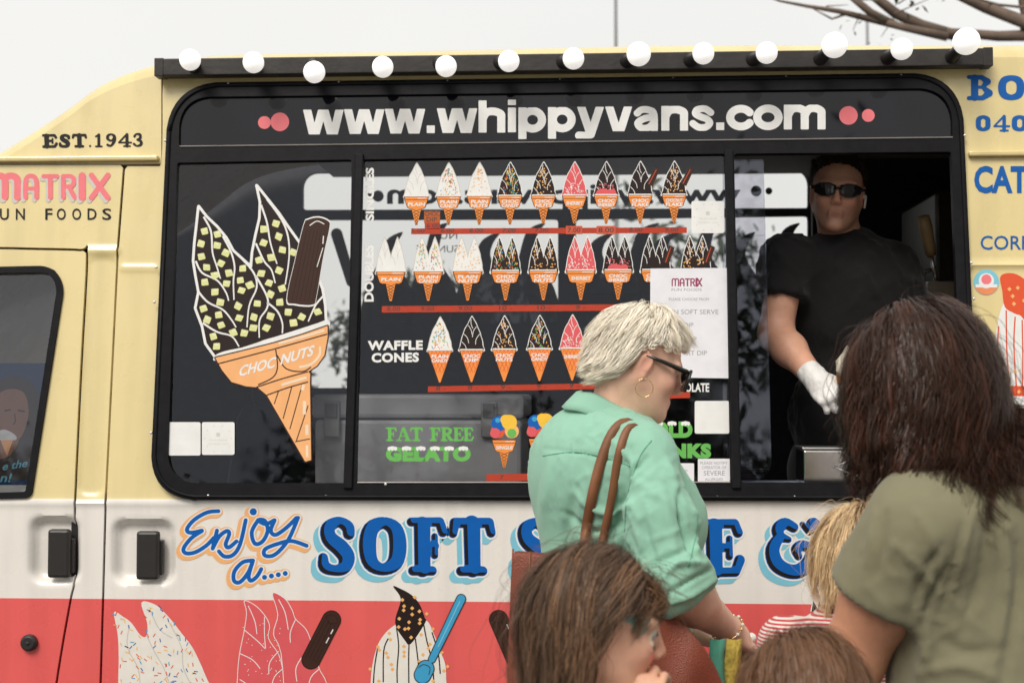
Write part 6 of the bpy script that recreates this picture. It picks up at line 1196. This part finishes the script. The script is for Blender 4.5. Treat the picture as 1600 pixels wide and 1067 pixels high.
# brown-haired child at the bottom edge, back to us
child('brown-haired child at the bottom edge whose head top alone shows', -1.75, (1258, 1118), .80, R(95), R(-5), SKIN3, (.155, .078, .042), cloth_mat('tee_blue', (.10, .17, .26)), 'chestnut', 340,
      lambda l, t, M: DN * (.25 + t) + M[:, 1] * .25 * (1 - t), lambda loc: .012 + 0 * loc[:, 0], wave=.004, per=14, jit=.05, pads=(.005, .009), light=.22, crown=(.02, .035, .13), loose=0, steps=12)
# girl in front, in profile, with painted face and a hand to her mouth
def paint(c, hc, M, S):
    t = head_tint(c, hc, M, S, (.95, .5, .5), .25); p = (c - hc) @ M / S; near = p[:, 1] < -.02
    g = lambda x, z, rx, rz: (np.exp(-((p[:, 0] - x) / rx) ** 2 - ((p[:, 2] - z) / rz) ** 2) > .45) & near
    for x, z, rx, rz, col in ((.050, .035, .026, .010, (.22, .75, .95)), (.058, .020, .018, .009, (.22, .75, .95)), (.088, .006, .012, .014, (1.15, 1.6, 1.9)), (.094, -.010, .009, .007, (.06, .08, .1)), (.092, -.028, .012, .009, (1.4, .75, .95))): m_ = g(x, z, rx, rz); t[m_] = A(col)
    return t
def eyes(root, hc, M, S):
    for y in (-1, 1):
        c = hc + M @ (A([.0815, y * .032, .011]) * S); mb = MB(); mb.ball(c, .0125 * S, 16, 12); e = mb.build('eye', mat('eye_white', (.42, .40, .38), .2), root, smooth=True); mb = MB(); mb.ball(c + M @ A([.0095, y * .001, 0]) * S, .0055 * S, 12, 8); mb.build('iris', mat('iris_brown', (.05, .025, .015), .1), e, smooth=True)
hcw = PN(938, 985, -1.75); fy = R(9)
child('brown-haired child with face paint raising a hand to her mouth', -1.75, (936, 985), .82, fy, R(-8), SKIN3, (.115, .068, .042), cloth_mat('tee_pink', (.45, .20, .22)), 'brown', 400,
      lambda l, t, M: DN * (.5 + 1.8 * t) + np.where(l[:, [0]] > -.03, -M[:, 0] * (1.5 - .9 * t), M[:, 0] * .45 * t) + np.where((l[:, [0]] > .05) & (l[:, [2]] > .075), M[:, 0] * 2.2, 0), lambda loc: np.where(loc[:, 0] > .05, .0045, .0140), extra=eyes, wave=.008, per=13, light=.3, loose=3, streak=(.2, (2.2, 2.0, 1.75)), crown=(-.02, .01, .132), steps=16, tint=paint, pads=(.005, .011), hl=([-.12, -.03, -.01, .015, .045, .065, .085], [-.06, -.05, -.03, .03, .062, .072, .082]),
      arm=(1, PN(990, 1250, -1.83), PN(1000, 1142, -1.80), A([-.3, -1, .2])))
# ---------------------------------------------------------------- man serving in the hatch
def server():
    Y = .42; hc = PN(1308, 303, Y - .03); hf = A([-.16, -.97, -.10]); hf /= np.linalg.norm(hf); Mh = rotm(hf, A([.10, 0, 1])); S = .93; fw = A([-.22, -.97, 0]); M = rotm(fw); rt = -M[:, 1]
    n0, c1 = PN(1318, 378, Y + .04), PN(1330, 470, Y + .05); hp = A([c1[0], c1[1] + .03, 1.36]); root = person(hp, 'man in a black shirt and dark sunglasses serving inside the hatch'); root.location.z = .54
    BL = cloth_mat('black_cotton', (.012, .0115, .012)); rs, ls = PN(1230, 408, Y - .02), PN(1398, 418, Y + .05); el, wr = PN(1212, 522, .37), PN(1274, 592, .21)
    def torso(F, g): F.ell(c1, A([.13, .185, .19]) + g, M, .05); F.cone(rs, ls, .060 + g, .060 + g, .05); F.cone(n0 + A([0, 0, -.02]), c1 + A([0, 0, .08]), .064 + g, .11 + g, .08); F.ell(hp + A([0, 0, .08]), A([.13, .175, .2]) + g, M, .08)
    F = Field(hp - A([.35, .35, .08]), A([hp[0] + .35, hp[1] + .35, n0[2] + .06]), .0085); d = el - rs; dn = d / np.linalg.norm(d); F.chain([rs, rs + d * .55], [.072, .074], .03); F.cutl(rs + d * .50, dn, rs + d * .55, .13); torso(F, .004); F.chain([ls, ls + A([.06, 0, -.2])], [.07, .068], .03); co, q = F.mesh(); co = folds_px(relax(co, q, 1), q, [], noise_amp=.006, nsc=11, seed=1.0, crisp=.006); np_mesh('shirt', co, q, BL, root)
    B = Field(hp - A([.3, .3, .05]), A([hp[0] + .3, hp[1] + .3, n0[2] - .02]), .012); torso(B, -.012); le = ls + A([.06, 0, -.27]); B.chain([ls, le, le + A([-.08, -.2, .02])], [.05, .045, .032], .03); parts = [B.mesh()]
    H = Field(hc - A([.16, .16, .24]), hc + A([.17, .17, .17]), .0035); add_head(H, hc, Mh, S, male=True); H.chain([hc + Mh @ A([-.03, 0, -.05]), n0 + A([0, 0, -.04])], [.058, .066], .03); h2, q2 = H.mesh(); parts.append((relax(h2, q2, 1), q2))
    U_ = Field(np.minimum(np.minimum(rs, el), wr) - .08, np.maximum(np.maximum(rs, el), wr) + .08, .005); U_.chain([rs, el], [.056, .047], .03); U_.chain([el, el + (wr - el) * .35, wr], [.047, .046, .030], .03); u2, q3 = U_.mesh(); parts.append((relax(u2, q3, 1), q3))
    F4, _ = arm_parts(le + A([-.08, -.2, .02]), le, .045, .03, 1, .5, 1, res=.007); add_hand(F4, le + A([-.08, -.2, .02]), rotm(A([-.4, -.9, .1])), 1.0, .5, .5); parts.append(F4.mesh())
    def tn(c):
        t = head_tint(c, hc, Mh, S, (.80, .62, .60), .15); p = (c - hc) @ Mh / S; b = np.clip(1.3 * np.exp(-((p[:, 0] - .06) / .06) ** 2 - ((p[:, 2] + .085) / .045) ** 2), 0, 1)[:, None] * .35; return t * (1 - b)
    skin_obj(root, parts, SKIN4, tn)
    # cropped hair
    hl = ([-.12, -.03, .0, .05, .085], [-.04, -.01, .03, .075, .098]); roots, loc = scalp_roots(hc, Mh, S, 500, 77, hl); g = grow(roots, roots - hc, 3, .004, away(hc, Mh, S, (-.04, 0, .13)), skull(hc, Mh, S)[:1], pad0=.003, pad1=.005); hair_mesh('hair', g, 5, .008, .008, .0006, hair_mat('hair_cropped', (.05, .03, .02)), root, 3); cap_obj('hair_base', hair_cap(hc, Mh, S, .002, hl), hair_mat('hair_cropped', (.05, .03, .02)), root)
    # glove
    fa = (wr - el) / np.linalg.norm(wr - el); GL = Field(wr - .12, wr + .2, .003); GL.cone(wr - fa * .03, wr + fa * .01, .035, .033, .01); add_hand(GL, wr, rotm(fa, A([-.5, -.6, .6])), 1.0, .95, .8, .008); gc, gq = GL.mesh(); np_mesh('glove', folds_px(relax(gc, gq, 1), gq, [], noise_amp=.002, nsc=60), gq, mat('glove_white', (.72, .70, .68), .55, bump=.2, bscale=200), root)
    mb = MB(); mb.tube([Vector(wr - fa * .03 + (np.cross(fa, A([0, 0, 1])) * math.cos(t) + A([0, 0, 1]) * math.sin(t)) * .036) for t in np.linspace(0, 6.283, 24)], .003, 6); mb.build('glove_cuff', MATS['glove_white'], root, smooth=True)
    # wrap sunglasses and earbud
    Lh = lambda x, y, z: Vector(hc + Mh @ (A([x, y, z]) * S)); g0 = empty('sunglasses', tuple(Lh(.1, 0, .01)), 'dark wraparound sunglasses worn by the man in the hatch', 'sunglasses')
    for s in (-1, 1):
        pts = [(.112, .008, .020), (.113, .030, .026), (.104, .056, .024), (.085, .072, .016), (.088, .068, .0), (.104, .048, -.010), (.113, .024, -.011), (.115, .010, -.002)]; ff = [Lh(a, s * y, z) for a, y, z in pts]; c = sum(ff, Vector()) / 8 + Vector(Mh[:, 0]) * .006; mb = MB(); mb.add(ff + [c], [(i, (i + 1) % 8, 8) for i in range(8)]); mb.build('lens', LENS, g0, smooth=True); mb = MB(); mb.tube(ff + [ff[0]], .0028, 7); mb.build('rim', GFR, g0, smooth=True); mb = MB(); mb.tube([Lh(.086, s * .073, .012), Lh(.04, s * .080, .016), Lh(-.01, s * .082, .014)], [.005, .004, .003], 8); mb.build('temple_arm', GFR, g0, smooth=True)
    mb = MB(); mb.tube([Lh(.114, -.009, .012), Lh(.118, 0, .014), Lh(.114, .009, .012)], .0032, 8); mb.build('bridge', GFR, g0, smooth=True)
    eb = empty('earbud', tuple(Lh(.0, .09, -.02)), 'white earbud in the left ear of the man in the hatch', 'earbud'); mb = MB(); mb.ball(Lh(.008, .084, -.004), .007, 10, 8); mb.build('bud', PEARL, eb, smooth=True); mb = MB(); mb.tube([Lh(.012, .088, -.006), Lh(.014, .087, -.04)], [.0035, .003], 8); mb.build('stem', PEARL, eb, smooth=True)
    # legs on the van floor
    LB = Field(hp - A([.3, .3, .85]), hp + A([.3, .3, .05]), .013); LB.ell(hp + A([0, 0, -.05]), (.13, .175, .14), M, .04)
    for s in (-1, 1): LB.chain([hp + rt * s * .09 + A([0, 0, -.1]), A([hp[0], hp[1], .60]) + rt * s * .11], [.09, .06], .05)
    lc, lq = LB.mesh(); np_mesh('trousers', lc, lq, BL, root)
    for s in (-1, 1): mb = MB(); f_ = A([hp[0], hp[1], .575]) + rt * s * .11; mb.ball(f_ + fw * .06, (.06, .13, .035), 14, 8); mb.build('shoe', SHOE, root, smooth=True)
    # cone in the gloved hand
    k = PN(1324, 606, .15); ic = empty('ice_cream_cone', tuple(k), 'small soft serve cone held in the white glove', 'ice cream'); mb = MB(); mb.tube([k + A([0, 0, -.07]), k + A([0, 0, -.02]), k + A([0, 0, .01]), k + A([0, 0, .012]), k + A([0, 0, .035])], [.008, .018, .022, .028, .03], 18); mb.build('wafer_cone', mat('wafer', (.5, .2, .05), .7, bump=.4, bscale=150), ic); mb = MB(); mb.tube([k + A([0, 0, .03]), k + A([.004, 0, .05]), k + A([-.004, 0, .075]), k + A([.003, 0, .095]), k + A([0, 0, .115])], [.03, .034, .026, .015, .002], 18); mb.build('soft_serve', mat('soft_serve', (.75, .68, .55), .5), ic, smooth=True)
server()
# ================================================================ trees and posts
LEAF = mat('gum_leaf', (.055, .075, .028), .6, var=.5, vscale=2.5); BARK = mat('bark', (.14, .10, .075), .85, var=.35, vscale=8, bump=.6, bscale=30); LEAFD = mat('dark_leaf', (.03, .045, .02), .6, var=.5, vscale=2)
def leaves(pts, sizes, rg):
    n = len(pts); a = rg.normal(0, 1, (n, 3)); a /= np.linalg.norm(a, axis=1)[:, None]; b = np.cross(a, rg.normal(0, 1, (n, 3))); b /= np.linalg.norm(b, axis=1)[:, None]; s = sizes[:, None]
    V = np.stack([pts - a * s, pts + b * s * .35, pts + a * s, pts - b * s * .35], 1).reshape(-1, 3); return V, np.arange(n * 4).reshape(-1, 4)
def tree(loc, h, rad, label, group, seed, nleaf=5000, leaf=.09, lean=(0, 0), m=LEAF, base=.35):
    rg = np.random.default_rng(seed); loc = np.array(loc, float); root = empty('gum_tree', tuple(loc), label, 'tree', group); mb = MB(); tips = []
    top = loc + np.array([lean[0], lean[1], h * .72]); tr = [loc + (top - loc) * t + np.array([math.sin(t * 5 + seed) * .15, math.cos(t * 4 + seed) * .12, 0]) * t for t in np.linspace(0, 1, 7)]; mb.tube(tr, list(np.linspace(.028 * h, .009 * h, 7)), 9)
    for i in range(13):
        t = rg.uniform(base, 1); p = loc + (top - loc) * t; an = rg.uniform(0, 6.28); L = rad * rg.uniform(.6, 1.05); e = p + np.array([math.cos(an) * L, math.sin(an) * L, h * .06 + L * rg.uniform(.1, .6)]); md = (p + e) / 2 + rg.normal(0, .12, 3); mb.tube([p, md, e], [.010 * h, .006 * h, .002 * h], 6); tips += [e, md * .4 + e * .6]
        for _ in range(3): e2 = e + rg.normal(0, rad * .28, 3); mb.tube([md, (md + e2) / 2 + rg.normal(0, .08, 3), e2], [.004 * h, .003 * h, .001 * h], 5); tips.append(e2)
    mb.build('trunk', BARK, root, smooth=True); tips = np.array(tips); c = tips[rg.integers(0, len(tips), nleaf)]; pts = c + rg.normal(0, 1, (nleaf, 3)) * rad * .16 * np.array([1, 1, .7]); V, Q = leaves(pts, rg.uniform(.6, 1.2, nleaf) * leaf, rg); np_mesh('crown', V, Q, m, root, False); return root
# behind the photographer: the trees mirrored in the dark glass
tree((5.0, -13.5, 0), 9.5, 2.6, 'tall leafy gum tree behind the photographer on the right', 'trees across from the van', 1, 6500, .13)
tree((1.2, -17, 0), 6.0, 2.2, 'rounded gum tree behind the photographer in the middle', 'trees across from the van', 2, 6500, .14)
tree((-3.6, -16, 0), 5.2, 2.0, 'smaller gum tree behind the photographer on the left', 'trees across from the van', 3, 6000, .13)
tree((-9.5, -15, 0), 5.0, 1.8, 'far left gum tree behind the photographer', 'trees across from the van', 4, 6000, .13)
# bare-branched tree behind the van, its limbs crossing the top right corner
def bare_tree():
    yb = 7.0; bx_ = P(1760, 500, yb); root = empty('bare_tree', (bx_.x, yb, 0), 'bare brown tree behind the van with limbs across the top right corner', 'tree'); mb = MB(); rg = np.random.default_rng(6)
    t0 = Vector((bx_.x, yb, 0)); t1 = P(1720, 90, yb); mb.tube([t0, t0.lerp(t1, .5) + Vector((.15, 0, 0)), t1], [.22, .18, .13], 12); mb.tube([t1, P(1640, 40, yb), P(1598, -40, yb), P(1585, -140, yb)], [.1, .06, .045, .03], 9)
    L = [([(1730, 100), (1640, 55), (1560, 57), (1480, 50)], [.10, .05, .040, .03]), ([(1500, 58), (1440, 40), (1400, 22), (1360, -10), (1300, -60)], [.045, .042, .04, .035, .02]), ([(1480, 58), (1420, 45), (1350, 28), (1310, 18), (1260, 10), (1218, 2), (1190, -8)], [.035, .03, .026, .02, .014, .009, .005]), ([(1700, 70), (1600, 35), (1540, 12), (1490, -12)], [.06, .05, .045, .04]), ([(1400, 40), (1360, 20), (1330, -5)], [.03, .03, .026]), ([(1600, 45), (1598, 10), (1592, -40)], [.03, .03, .025]), ([(1600, 12), (1560, 8), (1520, -4)], [.012, .01, .006]), ([(1330, 20), (1300, 30), (1270, 14)], [.012, .008, .004])]
    tips = []
    for pts, r in L: mb.tube([P(u, v, yb + rg.uniform(-.15, .15)) for u, v in pts], [x * 1.0 for x in r], 8)
    for k in range(10):
        u, v = rg.uniform(1290, 1420), rg.uniform(-30, 28); p = P(u, v, yb + rg.uniform(-.3, .3)); e = p + Vector(rg.normal(0, .16, 3)); mb.tube([p, (p + e) / 2, e], [.006, .004, .002], 5); tips.append(np.array(e))
    mb.build('trunk', BARK, root, smooth=True); tips = np.array(tips); n = 60; V, Q = leaves(tips[rg.integers(0, len(tips), n)] + rg.normal(0, .06, (n, 3)), rg.uniform(.02, .05, n), rg); np_mesh('crown', V, Q, LEAF, root, False)
bare_tree()
# scrub seen through the van's windows
for i, (x, y, h) in enumerate(((-9, 26, 4.6), (-4, 30, 4.0), (2.5, 27, 4.8), (8, 31, 4.2))): tree((x, y, 0), h, 2.0, ('low bushy tree far behind the van, first from the left', 'low bushy tree far behind the van, second from the left', 'low bushy tree far behind the van, third from the left', 'low bushy tree far behind the van, rightmost')[i], 'trees far behind the van', 20 + i, 2500, .2, m=LEAFD, base=.15)
for u, vt, y, lb in ((962, -40, 20, 'thin grey light pole rising behind the middle of the roof'), (1355, 34, 24, 'short grey pole behind the roof near the bare branches')):
    a = P(u, vt, y); e = empty('light_pole', (a.x, y, 0), lb, 'pole'); mb = MB(); mb.tube([(a.x, y, 0), (a.x, y, a.z)], [.05, .028], 10); mb.build('mast', mat('galvanised', (.3, .3, .3), .5, metal=.6), e); mb = MB(); mb.tube([(a.x, y, 0), (a.x, y, .25)], [.11, .09], 10); mb.build('footing', mat('galvanised', (.3, .3, .3)), e); mb = MB(); mb.tube([(a.x, y, a.z), (a.x, y, a.z + .06)], [.04, .02], 10); mb.build('mast_cap', mat('galvanised', (.3, .3, .3)), e)
